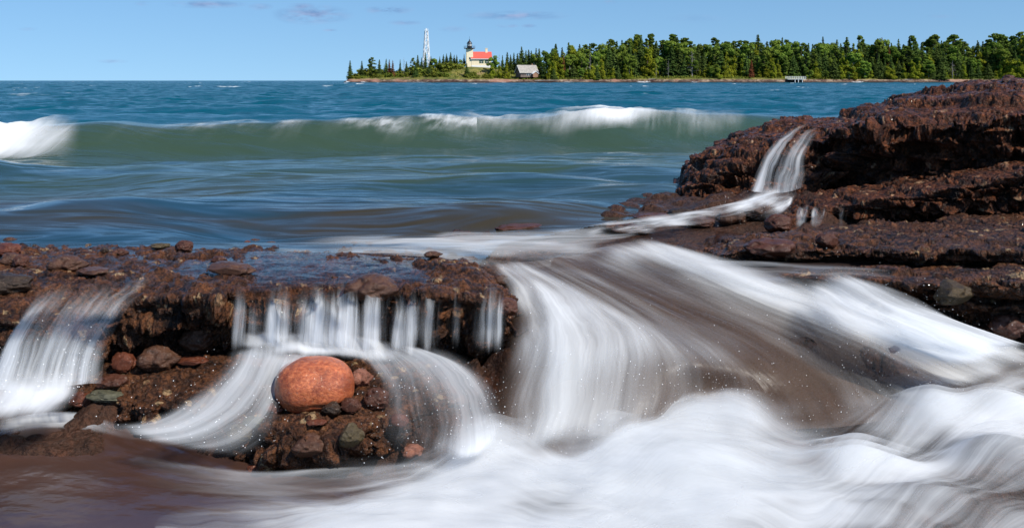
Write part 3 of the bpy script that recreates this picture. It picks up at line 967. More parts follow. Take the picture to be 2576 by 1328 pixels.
stone('boulder', 792, 970, 5.72, 190, 136, 'orange', 'orange', 'large smooth orange boulder standing in the white water under the falls', rz=0.2, depth=.2)
stone('stone', 465, 622, 7.7, 44, 28, 'maroon', 0, 'glossy round maroon stone on the lake edge of the ledge')
stone('stone', 462, 630, 7.45, 30, 14, 'brown', 1, 'small brown stone leaning against the glossy round maroon stone')
stone('stone', 405, 619, 7.9, 48, 14, 'olive', 2, 'flat olive stone awash at the back of the ledge')
stone('stone', 300, 635, 7.4, 38, 20, 'maroon', 1, 'small dark maroon stone poking out of the water film on the ledge')
stone('stone', 262, 630, 7.5, 22, 18, 'dark', 3, 'angular dark stone beside the small maroon stone on the ledge')
stone('boulder', 165, 665, 6.95, 88, 44, 'brown', 1, 'wide rounded brown boulder lying flat on the ledge top')
stone('boulder', 22, 632, 7.5, 76, 34, 'red', 0, 'wet red boulder at the lake edge near the frame side')
stone('stone', 30, 655, 7.2, 52, 36, 'brown', 2, 'brown stone with bright highlights below the wet red boulder')
stone('stone', 54, 660, 7.0, 38, 32, 'maroon', 0, 'round maroon stone next to the wide flat brown boulder')
stone('boulder', 20, 716, 6.55, 120, 52, 'dark', 2, 'big dark olive boulder with a wet sheen at the ledge front')
stone('boulder', 235, 682, 6.75, 96, 26, 'brown', 5, 'long low brown boulder half under the water film')
stone('stone', 575, 676, 6.7, 130, 34, 'brown', 3, 'flat squarish tan-brown slab on the ledge top', tilt=.04)
stone('stone', 552, 655, 7.0, 40, 20, 'maroon', 2, 'small maroon stone behind the flat tan-brown slab')
stone('stone', 1085, 640, 7.35, 44, 16, 'brown', 1, 'low brown stone topping the far end of the ledge')
stone('stone', 1138, 646, 7.2, 26, 18, 'dark', 0, 'small dark stone at the end of the ledge by the rapids')
stone('boulder', 935, 722, 6.28, 120, 64, 'brown', 1, 'rounded brown boulder bulging from the ledge lip between two falls', depth=.16)
stone('boulder', 1277, 775, 6.0, 56, 42, 'maroon', 0, 'round dark knob of rock overhanging the ledge end')
stone('stone', 1262, 705, 6.5, 44, 30, 'brown', 3, 'tan stone stuck to the end of the ledge beside foam')
stone('boulder', 308, 912, 5.95, 66, 54, 'red', 3, 'upright reddish stone at the foot of the dark rock face')
stone('boulder', 392, 902, 5.95, 92, 62, 'brown', 1, 'brown boulder lying under a thin trickle of water')
stone('stone', 478, 908, 5.85, 90, 20, 'red', 3, 'thin rust-red slab resting on the low shelf', tilt=-.06)
stone('boulder', 503, 852, 6.2, 76, 66, 'brown', 2, 'dark brown boulder set in the ledge face', depth=.12)
stone('boulder', 281, 959, 5.75, 82, 42, 'maroon', 5, 'shiny maroon boulder beside the falls pool')
stone('stone', 205, 1008, 5.6, 66, 34, 'red', 0, 'red-brown stone in the foam below the shiny maroon boulder')
stone('stone', 268, 996, 5.6, 96, 26, 'green', 2, 'flat grey-green stone under shallow water')
stone('stone', 690, 1027, 5.45, 40, 32, 'red', 1, 'small red stone below the orange boulder in the foam')
stone('stone', 832, 1030, 5.42, 46, 40, 'dark', 4, 'small black stone under the right side of the orange boulder')
stone('stone', 880, 1020, 5.5, 56, 40, 'maroon', 3, 'maroon stone between the black stone and the streaming water')
stone('boulder', 950, 1005, 5.55, 62, 54, 'maroon', 2, 'rounded brown-red stone veiled by streaming water')
stone('stone', 905, 950, 5.8, 52, 44, 'pink', 1, 'pinkish stone tucked behind the orange boulder in the spray')
stone('stone', 1003, 1058, 5.35, 50, 34, 'red', 3, 'reddish stone in the streaming water')
stone('boulder', 880, 1097, 5.22, 60, 62, 'olive', 4, 'olive grey block on the front of the low shelf')
stone('boulder', 775, 1122, 5.15, 88, 58, 'brown', 4, 'fractured tan-brown block at the front edge of the low shelf')
stone('stone', 795, 1062, 5.3, 52, 16, 'red', 5, 'flat rust-red stone on the shelf under the black stone')
stone('stone', 605, 1090, 5.3, 62, 42, 'olive', 2, 'dark olive stone at the shelf corner in the foam')
stone('stone', 640, 1062, 5.35, 76, 26, 'green', 3, 'pale grey-green slab veiled by foam')
stone('stone', 1035, 1135, 5.2, 60, 34, 'pink', 1, 'pink stone seen through thin foam')
stone('stone', 660, 1178, 5.1, 70, 24, 'red', 2, 'small red-brown stone at the pool edge')
stone('boulder', 1838, 548, 9.6, 92, 40, 'brown', 1, 'low brown rock dividing the stream below the outcrop waterfall')
stone('boulder', 1715, 540, 9.8, 78, 34, 'dark', 3, 'dark angular rock in the stream nearer the lake')
stone('boulder', 1960, 566, 9.3, 66, 44, 'maroon', 0, 'maroon rock in the foam beside the overhanging shelf')
stone('boulder', 1590, 580, 9.3, 96, 30, 'brown', 2, 'rounded brown rock in the white water at the head of the rapids')
stone('boulder', 1910, 530, 9.8, 84, 60, 'brown', 5, 'brown boulder below the outcrop waterfall')
stone('boulder', 1765, 562, 9.7, 70, 26, 'maroon', 0, 'dark rounded stone in the foamy stream')
stone('boulder', 1640, 545, 10.0, 110, 22, 'maroon', 5, 'low smooth rock awash at the lake edge')
stone('boulder', 1500, 566, 9.6, 120, 30, 'brown', 5, 'smooth brown rock with white water rounding it')
stone('boulder', 1300, 572, 9.7, 130, 22, 'maroon', 5, 'half sunk rock between the lake and the foam')
stone('boulder', 1930, 622, 8.15, 130, 56, 'maroon', 5, 'smooth rounded reddish boulder with water washing round it')
stone('boulder', 2080, 606, 8.3, 56, 40, 'maroon', 3, 'dark angular stone on the cobbly shelf')
stone('boulder', 2395, 738, 6.36, 92, 66, 'ochre', 4, 'yellowish olive block at the edge of the rapids', ground=False)
stone('boulder', 2530, 820, 5.8, 80, 56, 'maroon', 1, 'dark red stone at the foot of the broken block')

# loose cobbles strewn over the ledge tops
def strew(n, B, rows, cols, smin, smax, label, group, seed):
    r = random.Random(seed)
    for _ in range(n):
        i, j = int(r.uniform(*cols) * (B.shape[0] - 1)), int(r.uniform(*rows) * (B.shape[1] - 1))
        p = B[i, j]
        m = r.choice(['maroon', 'brown', 'red', 'dark', 'brown', 'maroon'])
        pr = r.choice([0, 1, 2, 3, 4, 5])
        key = (pr, m)
        if key not in _used:
            me = PROTO[pr].copy()
            me.materials.clear()
            me.materials.append(SM[m])
            _used[key] = me
        o = bpy.data.objects.new('cobble', _used[key])
        s = r.uniform(smin, smax)
        o.location = (p[0], p[1], p[2] + s * .25)
        o.scale = (s * r.uniform(.9, 1.5), s * r.uniform(.8, 1.2), s * r.uniform(.55, .8))
        o.rotation_euler = (r.uniform(-.3, .3), r.uniform(-.3, .3), r.uniform(0, 6))
        link(o)
        tag(o, label, 'stone', group)


strew(34, LB, (.10, .42), (.08, .62), .022, .055, 'small wet cobble strewn on top of the long ledge', 'small wet cobbles on the long ledge', 3)
strew(26, LB, (.15, .42), (.80, .95), .02, .05, 'small wet cobble on the rough end of the ledge', 'small cobbles at the ledge end', 4)
strew(40, OB, (.18, .45), (.35, .95), .03, .08, 'dark cobble sitting on the tall outcrop', 'cobbles on the tall outcrop', 5)


# ------------------------------------------------------------------ moving water
def sheet(name, lines, nu, nv, mat, parent=None, lift=0.0, rough=0.0, seed=1, edge=.12, ends=.0, rs=3.0, dm=1.0, patch=0.0):
    """lines = streamlines side by side, each a list of (u, v, height or distance, density)"""
    A = np.array([[[*pt(q[0], q[1], q[2]), q[3]] for q in L] for L in lines])
    A = cr_interp(cr_interp(A, nu, 0), nv, 1)
    G, D = A[..., :3].copy(), np.clip(A[..., 3], 0, 3) * dm
    G[..., 2] += lift
    uc = np.concatenate((np.zeros((1, nv)), np.cumsum(np.linalg.norm(np.diff(G, axis=0), axis=-1), 0)), 0)
    vc = np.concatenate((np.zeros((nu, 1)), np.cumsum(np.linalg.norm(np.diff(G, axis=1), axis=-1), 1)), 1)
    um = uc.mean(1, keepdims=True) + 0 * uc
    UV = np.stack((um + seed * 7.7, vc + seed * 3.1), -1)
    if rough:
        N = grid_normals(G)
        if N[nu // 2, nv // 2, 2] < 0:
            N = -N
        q = np.stack((um * rs, vc * rs * .35, 0 * um + seed), -1)
        G = G + N * (rough * fbm(q, 3, 900 + seed))[..., None]
    if patch:
        D = D * np.clip(1 + patch * 1.6 * fbm(np.stack((um * 2.6, vc * 1.1, 0 * um + seed), -1), 3, 700 + seed), .1, 2)
    if edge > 0:
        e = np.linspace(0, 1, nu)
        q = np.stack((0 * vc + 1.5, vc * 3, um * 0 + seed), -1)
        wv = edge * (1 + .7 * vnoise(q, 77 + seed))
        D = D * sstep(0, 1, e[:, None] / wv) * sstep(0, 1, (1 - e[:, None]) / wv)
    if ends > 0:
        e = np.linspace(0, 1, nv)[None, :]
        q = np.stack((um * 5, 0 * um, 0 * um + seed), -1)
        wv = ends * (1 + .6 * vnoise(q, 78 + seed))
        D = D * sstep(0, 1, e / wv) * sstep(0, 1, (1 - e) / wv)
    o = mesh_np(name, G.reshape(-1, 3), grid_faces(nu, nv), mat, parent, attrs={'dens': D.ravel()}, uv=UV)
    return o


# thin water lying on the ledge top
film = [[(u, 620 + dv, .085 + dz, 1), (u, 650 + dv, .095 + dz, 1), (u, 690 + dv * .5, .085 + dz, .85), (u, 722 + 8 * math.sin(u * .03), .07 + dz, .0)]
        for u, dv, dz in ((250, 0, -.02), (380, 2, -.015), (520, 4, -.01), (660, 6, -.005), (800, 8, -.005), (930, 14, -.005), (1050, 20, -.01), (1130, 24, -.02))]
o = sheet('water_film', film, 160, 60, M_FILM, lift=-.022, rough=.016, seed=3, edge=.1, rs=5)
tag(o, 'thin sheet of water sliding over the ledge top', None, None, 'structure')

# left fall
wf = empty('waterfall', pt(120, 980, 5.85), 'white veil of water pouring off the ledge beside the frame edge', 'waterfall')
def child(o, p):
    o.parent = p
    o.matrix_parent_inverse = Matrix.Translation(-p.location)
    return o
LF = [[(90, 715, .08, .0), (40, 785, .03, .3), (-10, 870, 5.78, .6), (-70, 990, 5.7, .9)],
      [(150, 715, .08, .05), (90, 775, .05, .45), (30, 865, 5.78, .75), (-10, 985, 5.7, 1.1)],
      [(210, 700, .09, .1), (145, 762, .06, .35), (85, 860, 5.82, .55), (50, 985, 5.72, 1.1)],
      [(275, 695, .09, .1), (200, 762, .06, .4), (140, 860, 5.85, .8), (105, 980, 5.75, 1.1)],
      [(330, 690, .09, .15), (250, 770, .05, .6), (185, 865, 5.88, .85), (155, 975, 5.78, 1.0)],
      [(385, 690, .09, .15), (300, 775, .04, .5), (240, 870, 5.92, .6), (215, 970, 5.8, .9)],
      [(420, 700, .09, .0), (330, 790, .03, .1), (275, 880, 5.95, .2), (255, 970, 5.85, .4)]]
child(sheet('water_curtain', LF, 140, 110, M_FALL, None, rough=.03, seed=5, edge=.2, ends=.1, dm=.6, patch=.5), wf)
child(sheet('water_curtain', [[(q[0] + 10, q[1] + 4, q[2] - (.06 if q[2] > 3 else -.0), q[3] * .55) for q in L] for L in LF], 120, 90, M_FALL, None, rough=.04, seed=6, edge=.1, lift=.02), wf)
LFB = [[(-120, 900, 5.75, .4), (-80, 990, 5.6, 1.1), (-160, 1060, 5.3, .9), (-260, 1130, 5.1, .3)],
       [(20, 890, 5.74, .3), (0, 985, 5.58, 1.3), (-50, 1040, 5.35, 1.1), (-110, 1085, 5.2, .3)],
       [(120, 890, 5.76, .3), (90, 980, 5.58, 1.3), (50, 1025, 5.4, 1.1), (0, 1075, 5.25, .35)],
       [(200, 895, 5.8, .3), (180, 975, 5.62, 1.1), (140, 1020, 5.42, .8), (110, 1065, 5.28, .2)],
       [(260, 915, 5.85, .1), (240, 975, 5.68, .6), (230, 1015, 5.45, .3), (220, 1055, 5.3, .05)]]
child(sheet('foam_apron', LFB, 100, 70, M_FOAM, None, rough=.05, seed=7, edge=.3, ends=.42, dm=.8), wf)

# middle curtain over the ledge lip
wf2 = empty('waterfall', pt(900, 895, 6.1), 'row of white water curtains dropping off the long ledge behind the orange boulder', 'waterfall')
CU_U = [575, 600, 640, 665, 690, 705, 725, 745, 765, 790, 820, 850, 880, 915, 945, 962, 975, 1000, 1035, 1052, 1068, 1085, 1110, 1135, 1147, 1160, 1185, 1215, 1245, 1275]
CU_D = [.0, .35, .2, .15, .55, .85, .35, .3, .75, .85, .6, .75, .8, .65, .75, .35, .25, .85, .8, .25, .22, .5, .12, .12, .5, .12, .08, .3, .45, .6]
ML = [[(u + 4, 690 + 14 * math.sin(u * .071), .10, .0), (u + 2, 734 + 9 * math.sin(u * .05) + 7 * math.sin(u * .13), .055, d * .3), (u, 778 + 8 * math.sin(u * .09), 6.06, d * .75), (u - 3, 835, 6.03, d), (u - 6, 908, 5.98, max(d * 1.25 - .25, 0))] for u, d in zip(CU_U, CU_D)]
child(sheet('water_curtain', ML, 420, 110, M_FALL, None, rough=.02, seed=8, edge=.02, ends=.2), wf2)
ML2 = [[(q[0] + 6, q[1], q[2] - (.07 if q[2] > 3 else -.01), max(q[3] * .75 - .1, 0)) for q in L] for L in ML]
child(sheet('water_curtain', ML2, 300, 90, M_FALL, None, rough=.03, seed=9, edge=.02, ends=.24), wf2)

# foam round the orange boulder and down both sides of the shelf
AL = [[(560, 875, 6.12, .1), (520, 935, 5.85, .2), (440, 1010, 5.6, .2), (350, 1060, 5.42, .25), (250, 1075, 5.36, .2)],
      [(620, 878, 6.1, .45), (585, 940, 5.82, .45), (525, 1020, 5.55, .5), (420, 1080, 5.36, .65), (285, 1095, 5.3, .45)],
      [(680, 880, 6.06, .8), (645, 950, 5.76, .75), (580, 1040, 5.45, .75), (470, 1098, 5.28, .85), (320, 1115, 5.25, .7)],
      [(735, 882, 6.03, 1.0), (685, 965, 5.7, .8), (630, 1055, 5.4, .55), (540, 1115, 5.23, .5), (390, 1138, 5.2, .5)],
      [(780, 884, 6.0, 1.1), (705, 985, 5.63, .6), (670, 1070, 5.35, .35), (610, 1130, 5.19, .35), (500, 1160, 5.15, .35)],
      [(820, 886, 6.0, 1.1), (730, 1000, 5.6, .3), (715, 1085, 5.3, .3), (680, 1145, 5.16, .25), (610, 1185, 5.1, .3)]]
a1 = sheet('foam_apron', AL, 150, 140, M_APRON, None, lift=.03, rough=.03, seed=11, edge=.22, ends=.1, dm=.85)
child(a1, wf2)
child(sheet('foam_apron', [[(q[0] - 12, q[1] - 8, q[2], q[3] * .45) for q in L] for L in AL], 110, 100, M_MIST, None, lift=.06, rough=.04, seed=15, edge=.4, ends=.2), wf2)
AR = [[(800, 884, 5.98, .9), (868, 905, 5.9, .6), (905, 960, 5.75, .35), (915, 1040, 5.45, .3), (915, 1130, 5.2, .25), (910, 1200, 5.05, .2)],
      [(860, 884, 5.98, 1.1), (930, 915, 5.85, .8), (980, 985, 5.65, .5), (985, 1070, 5.35, .35), (985, 1140, 5.15, .35), (980, 1200, 5.05, .4)],
      [(920, 886, 5.98, 1.1), (1005, 922, 5.82, .9), (1060, 995, 5.58, .7), (1070, 1080, 5.32, .5), (1070, 1140, 5.15, .5), (1065, 1200, 5.05, .6)],
      [(990, 888, 5.98, .9), (1080, 932, 5.78, .85), (1140, 1000, 5.55, .75), (1155, 1075, 5.32, .6), (1155, 1135, 5.15, .7), (1150, 1190, 5.05, .9)],
      [(1060, 894, 5.98, .5), (1145, 940, 5.75, .55), (1205, 1000, 5.55, .6), (1225, 1060, 5.36, .6), (1230, 1115, 5.2, .8), (1225, 1170, 5.1, 1.0)],
      [(1130, 902, 5.98, .2), (1200, 945, 5.75, .3), (1255, 995, 5.57, .5), (1280, 1045, 5.4, .6), (1285, 1095, 5.25, .8), (1280, 1150, 5.12, 1.0)]]
a2 = sheet('foam_apron', AR, 160, 150, M_APRON, None, lift=.04, rough=.03, seed=12, edge=.2, ends=.2, dm=.8)
child(a2, wf2)
child(sheet('foam_apron', [[(q[0] + 8, q[1] - 8, q[2], q[3] * .42) for q in L] for L in AR], 110, 100, M_MIST, None, lift=.07, rough=.04, seed=16, edge=.3, ends=.2), wf2)
child(sheet('water_veil', [[(u_, 884, 5.9, .35), (u_ - 8, 905, 5.66, .38), (u_ - 22, 950, 5.58, .3), (u_ - 34, 1010, 5.52, .2)] for u_ in (700, 730, 760, 790, 815)], 60, 60, M_APRON, None, lift=.0, rough=.01, seed=17, edge=.35, ends=.2), wf2)
AB = [[(570, 868, 6.15, .2), (565, 892, 6.02, .35), (560, 915, 5.9, .2)],
      [(680, 866, 6.12, .5), (680, 895, 5.98, .9), (675, 930, 5.85, .5)],
      [(800, 862, 6.1, .6), (800, 890, 5.95, 1.3), (800, 925, 5.86, .7)],
      [(920, 866, 6.1, .6), (925, 895, 5.95, 1.2), (940, 935, 5.82, .7)],
      [(1040, 875, 6.1, .3), (1060, 905, 5.95, .5), (1090, 940, 5.8, .3)]]
child(sheet('foam_apron', AB, 160, 50, M_FOAM, None, lift=.03, rough=.05, seed=13, edge=.25, ends=.48, dm=.8), wf2)
child(sheet('foam_apron', [[(q[0], q[1] - 18, q[2] + .08, q[3] * .55) for q in L] for L in AB], 140, 40, M_FOAM, None, lift=.03, rough=.06, seed=14, edge=.15, ends=.3), wf2)

# water running down the chute
o = sheet('stream_water', [[(q[0], q[1], q[2] if q[2] > 3 else q[2] - .015, 1) for q in L] for L in CH], 200, 160, M_FLOW, rough=.03, seed=20, edge=.06, rs=2)
tag(o, 'brown running water sliding down the rock chute', None, None, 'structure')
foam = []
foam.append(sheet('stream_foam', CH, 220, 180, M_STREAK, lift=.02, rough=.03, seed=20, edge=.08, ends=.1, rs=2, dm=.85, patch=.6))
foam.append(sheet('stream_foam', [[(q[0] + 14, q[1] + 6, q[2] - (.05 if q[2] > 3 else 0), q[3] * .5) for q in L] for L in CH], 180, 140, M_STREAK, lift=.05, rough=.05, seed=22, edge=.12, ends=.12, rs=2, dm=.85, patch=.9))
foam.append(sheet('stream_foam', [[(q[0] - 8, q[1] - 4, q[2] - (.05 if q[2] > 3 else -.01), .15 + .3 * q[3] + .04 * ((i * 7) % 3)) for q in L] for i, L in enumerate(CH)], 200, 150, M_WISP, lift=.035, rough=.03, seed=20, edge=.1, ends=.1, rs=2, patch=.5))
foam.append(sheet('stream_foam', [[(q[0] + 4, q[1] - 6, q[2] - (.08 if q[2] > 3 else -.02), .62 * q[3]) for q in L] for L in CH], 140, 120, M_MIST, lift=.06, rough=.05, seed=27, edge=.15, ends=.12, rs=2, patch=1.0))
foam.append(sheet('stream_foam', RB, 110, 130, M_STREAK, lift=.04, rough=.06, seed=23, edge=.3, ends=.25, rs=3, dm=.95, patch=.5))
foam.append(sheet('stream_foam', [[(q[0] + 20, q[1] + 2, q[2], q[3] * .85) for q in L] for L in RB], 90, 110, M_FOAM, lift=.08, rough=.07, seed=24, edge=.4, ends=.3, rs=3, dm=.8))
# white water round the end of the ledge and along the lake edge
foam.append(sheet('stream_foam', TP, 90, 200, M_SURF, lift=.0, rough=.04, seed=25, edge=.3, ends=.12, rs=3, dm=.62))
foam.append(sheet('stream_foam', [[(q[0] + 30, q[1] - 4, q[2], q[3] * .6) for q in L] for L in TP], 80, 160, M_STREAK, lift=.05, rough=.05, seed=26, edge=.3, ends=.1, rs=3))

# outcrop fall and the stream below it
wf3 = empty('waterfall', pt(1930, 490, 10.3), 'slender white waterfall running down the dark outcrop', 'waterfall')
OF = [[(2030, 318, 11.5, .0), (1975, 345, 10.95, .15), (1925, 390, 10.68, .45), (1898, 440, 10.52, .55), (1880, 494, 10.35, .6)],
      [(2045, 318, 11.4, .0), (1995, 345, 10.9, .4), (1948, 392, 10.62, .75), (1922, 440, 10.48, .8), (1905, 496, 10.3, .9)],
      [(2055, 320, 11.3, .0), (2010, 347, 10.85, .35), (1970, 395, 10.58, .55), (1948, 445, 10.42, .6), (1935, 498, 10.25, .8)],
      [(2065, 322, 11.2, .0), (2028, 350, 10.78, .45), (1996, 400, 10.5, .8), (1980, 450, 10.35, .75), (1968, 500, 10.18, .85)],
      [(2075, 326, 11.1, .0), (2045, 360, 10.66, .2), (2018, 412, 10.42, .4), (2010, 455, 10.28, .45), (2004, 494, 10.14, .5)],
      [(2085, 330, 11.0, .0), (2062, 372, 10.55, .1), (2042, 420, 10.35, .22), (2037, 455, 10.24, .28), (2035, 482, 10.12, .2)]]
child(sheet('water_curtain', OF, 110, 120, M_FALL, None, lift=.06, rough=.03, seed=30, edge=.14, dm=.72), wf3)
child(sheet('foam_apron', ST, 100, 170, M_BROKEN, None, lift=.035, rough=.05, seed=31, edge=.3, ends=.1, rs=3, dm=.5, patch=.9), wf3)
child(sheet('foam_apron', [[(q[0] + 8, q[1] - 3, q[2] - .05, q[3] * .22) for q in L] for L in ST], 80, 130, M_SURF, None, lift=.05, rough=.06, seed=32, edge=.25, ends=.1, rs=3, dm=.8), wf3)
for k, (u0, u1, ya, dn) in enumerate(((1996, 2034, 9.28, .36), (2036, 2078, 9.2, .42), (2104, 2136, 9.15, .26))):
    L = [[(u0 + i * (u1 - u0) / 5 + 8, 508 + 5 * (i % 3), ya + .2, .0), (u0 + i * (u1 - u0) / 5 + 3, 530 + 6 * (i % 2), ya - .14, dn * (.6 + .4 * ((i * 2) % 3))), (u0 + i * (u1 - u0) / 5, 558, ya - .18, dn), (u0 + i * (u1 - u0) / 5 - 3, 580, ya - .2, .05)] for i in range(6)]
    child(sheet('water_trickle', L, 30, 40, M_STREAK, None, rough=.02, seed=40 + k, edge=.35), wf3)
# shallow water on the right-hand shelves
RW = [[(1800, 580 , .10, 1), (2000, 596, .12, 1), (2250, 606, .15, 1), (2700, 596, .2, 1)],
      [(1800, 650, .03, 1), (2000, 662, .05, 1), (2250, 672, .08, 1), (2700, 672, .12, 1)],
      [(1850, 690, .02, 1), (2050, 690, .04, 1), (2300, 694, .07, 1), (2700, 694, .1, 1)],
      [(1900, 715, -.02, 1), (2080, 722, .0, 1), (2320, 735, .0, 1), (2700, 735, .03, 1)]]
RW = [[(q[0], q[1], q[2] - .05, q[3]) for q in L] for L in RW]
o = sheet('water_film', RW, 90, 160, M_SHALLOW, rough=.02, seed=50, edge=.15, ends=.12, rs=4)
tag(o, 'shallow water draining across the brown shelves', None, None, 'structure')
RF = [[(2280, 690, .08, .0), (2150, 680, .07, .25), (1990, 668, .06, .35), (1850, 660, .05, .3), (1750, 655, .05, .2)],
      [(2300, 705, .07, .1), (2160, 698, .06, .4), (2000, 690, .05, .4), (1870, 682, .04, .3), (1780, 678, .03, .4)],
      [(2300, 725, .04, .0), (2170, 720, .03, .3), (2020, 712, .02, .4), (1900, 702, .01, .4), (1820, 700, .0, .5)]]
foam.append(sheet('stream_foam', RF, 60, 110, M_STREAK, lift=.03, rough=.03, seed=51, edge=.25, ends=.12))

# foreground: the wide boil of foam and the brown pool beside it
PL = [[(-200, 1010, -.62, 1), (200, 1040, -.64, 1), (600, 1160, -.70, 1), (1000, 1210, -.70, 1), (1300, 1180, -.68, 1)],
      [(-200, 1120, -.68, 1), (200, 1140, -.68, 1), (600, 1210, -.70, 1), (1000, 1250, -.70, 1), (1300, 1240, -.70, 1)],
      [(-200, 1250, -.70, 1), (200, 1250, -.70, 1), (600, 1270, -.70, 1), (1000, 1300, -.70, 1), (1300, 1300, -.70, 1)],
      [(-200, 1450, -.71, 1), (200, 1450, -.71, 1), (600, 1450, -.71, 1), (1000, 1450, -.71, 1), (1300, 1450, -.71, 1)]]
o = sheet('pool_water', PL, 120, 160, M_POOL, rough=.03, seed=60, edge=.0, rs=2.5)
tag(o, 'shallow brown pool in front of the shelf', None, None, 'structure')


def boil(lines, nu, nv, lumps, seed, mat, lift=0.0, scale=1.0, rough=.05):
    A = np.array([[[*pt(q[0], q[1], q[2]), q[3]] for q in L] for L in lines])
    A = cr_interp(cr_interp(A, nu, 0), nv, 1)
    G, D = A[..., :3].copy(), np.clip(A[..., 3] * scale, 0, 3)
    for (u, v, zb, hh, ra, rb, dd) in lumps:
        c = pt(u, v, zb)
        q = ((G[..., 0] - c[0]) / ra) ** 2 + ((G[..., 1] - c[1]) / rb) ** 2
        G[..., 2] += hh * np.exp(-q)
        D = D + dd * np.exp(-q)
    G[..., 2] += lift
    q = np.stack((G[..., 0] * 2.2 + G[..., 1] * 1.2, G[..., 1] * 3.2, 0 * D + 70), -1)
    G[..., 2] += .055 * fbm(q, 3, 1020) + .03
    uc = np.concatenate((np.zeros((1, nv)), np.cumsum(np.linalg.norm(np.diff(G, axis=0), axis=-1), 0)), 0)
    vc = np.concatenate((np.zeros((nu, 1)), np.cumsum(np.linalg.norm(np.diff(G, axis=1), axis=-1), 1)), 1)
    UV = np.stack((uc + seed * 7.7, vc.mean(0, keepdims=True) + 0 * uc), -1)
    D = D * np.clip(1 + 1.0 * fbm(np.stack((G[..., 0] * 1.3 - G[..., 1] * .9, G[..., 1] * 3.2 + G[..., 0] * 1.0, 0 * D + 4.4), -1), 4, 640), .12, 1.5)
    e = np.linspace(0, 1, nu)[:, None]
    q = np.stack((0 * vc + 1.5, vc * 2.4, 0 * vc + seed), -1)
    D = D * sstep(0, .34, e + .07 * vnoise(q, 5 + seed) * sstep(0, .1, e))
    return mesh_np('stream_foam', G.reshape(-1, 3), grid_faces(nu, nv), mat, attrs={'dens': D.ravel()}, uv=UV)


LUMPS = [(2330, 1085, -.62, .13, .20, .16, .2), (2500, 1030, -.5, .10, .22, .15, .3), (1850, 1085, -.62, .10, .30, .16, .2), (1450, 1120, -.62, .10, .30, .18, .3),
         (1230, 1110, -.6, .05, .18, .14, .15), (2150, 1190, -.64, .10, .30, .16, .2), (2520, 1190, -.64, .14, .26, .2, .2), (1700, 1200, -.64, .06, .4, .2, .2), (2350, 1290, -.66, .08, .3, .15, .0)]
foam.append(boil(FG, 190, 330, LUMPS, 70, M_FOAM))
foam.append(boil([[(q[0] + 12, q[1] - 10, q[2], q[3]) for q in L] for L in FG], 150, 240, LUMPS, 71, M_MIST, .03, .5, .06))
foam.append(boil([[(q[0] - 12, q[1] - 22, q[2], q[3]) for q in L] for L in FG], 150, 240, LUMPS, 72, M_MIST, .065, .34, .09))
# wisps on the brown pool
WI = [[(420, 1060, -.60, .0), (330, 1075, -.62, .25), (220, 1045, -.62, .3), (100, 1045, -.63, .4), (-60, 1075, -.65, .3)],
      [(430, 1090, -.62, .0), (330, 1100, -.64, .15), (220, 1070, -.65, .3), (100, 1065, -.65, .5), (-60, 1100, -.66, .3)],
      [(440, 1150, -.65, .0), (330, 1130, -.66, .1), (220, 1100, -.67, .15), (100, 1095, -.67, .25), (-60, 1130, -.67, .2)]]
foam.append(sheet('stream_foam', WI, 60, 90, M_SURF, lift=.02, rough=.02, seed=74, edge=.3, ends=.15, dm=1.35))
PW = [[(1150, 1150, -.64, .6), (900, 1180, -.66, .35), (650, 1190, -.66, .25), (450, 1170, -.66, .25), (330, 1140, -.66, .2)],
      [(1150, 1200, -.66, .6), (900, 1215, -.67, .2), (650, 1230, -.67, .15), (420, 1210, -.67, .12), (280, 1180, -.67, .05)],
      [(1150, 1260, -.67, .5), (900, 1255, -.67, .25), (650, 1265, -.67, .2), (420, 1250, -.67, .08), (250, 1230, -.67, .0)]]
foam.append(sheet('stream_foam', PW, 70, 110, M_SURF, lift=.025, rough=.02, seed=75, edge=.2, ends=.1, dm=1.3))

# droplets thrown up where the water breaks
sp_ = np.random.default_rng(99)
SP = []
for (src, r0, r1, n_, up_) in ((CH, .6, 1.0, 320, .10), (CH, .0, .6, 120, .03), (RB, .1, 1.0, 260, .12), (FG, .0, .22, 500, .14), (AR, .3, 1.0, 260, .08), (AL, .2, 1.0, 260, .07), (LFB, .0, .8, 220, .09), (ST, .0, .5, 200, .10)):
    A = np.array([[pt(q[0], q[1], q[2]) for q in L] for L in src])
    A = cr_interp(cr_interp(A, 60, 0), 90, 1)
    if src is FG:
        i_, j_ = (sp_.uniform(r0, r1, n_) * 59).astype(int), (sp_.uniform(0, .8, n_) * 89).astype(int)
    else:
        i_, j_ = sp_.integers(0, 60, n_), (sp_.uniform(r0, r1, n_) * 89).astype(int)
    P_ = A[i_, j_] + sp_.normal(size=(n_, 3)) * .03
    P_[:, 2] += np.abs(sp_.normal(size=n_)) * up_ + .03
    SP.append(P_)
SP = np.concatenate(SP)
sz_ = .0005 + .0016 * sp_.random((len(SP), 1)) ** 2
tet = np.array(((1, 1, 1), (-1, -1, 1), (-1, 1, -1), (1, -1, -1)), float)
Vs = (SP[:, None, :] + tet[None] * sz_[:, None, :]).reshape(-1, 3)
Fs = (np.arange(len(SP))[:, None, None] * 4 + np.array(((0, 1, 2), (0, 3, 1), (0, 2, 3), (1, 3, 2)))[None]).reshape(-1, 3)
m_, t_, out_ = new_mat('droplets')
principled(t_, out_, (.85, .87, .9), .3, .5)
tag(mesh_np('spray', Vs, Fs, m_, smooth=False), None, None, None, 'stuff')

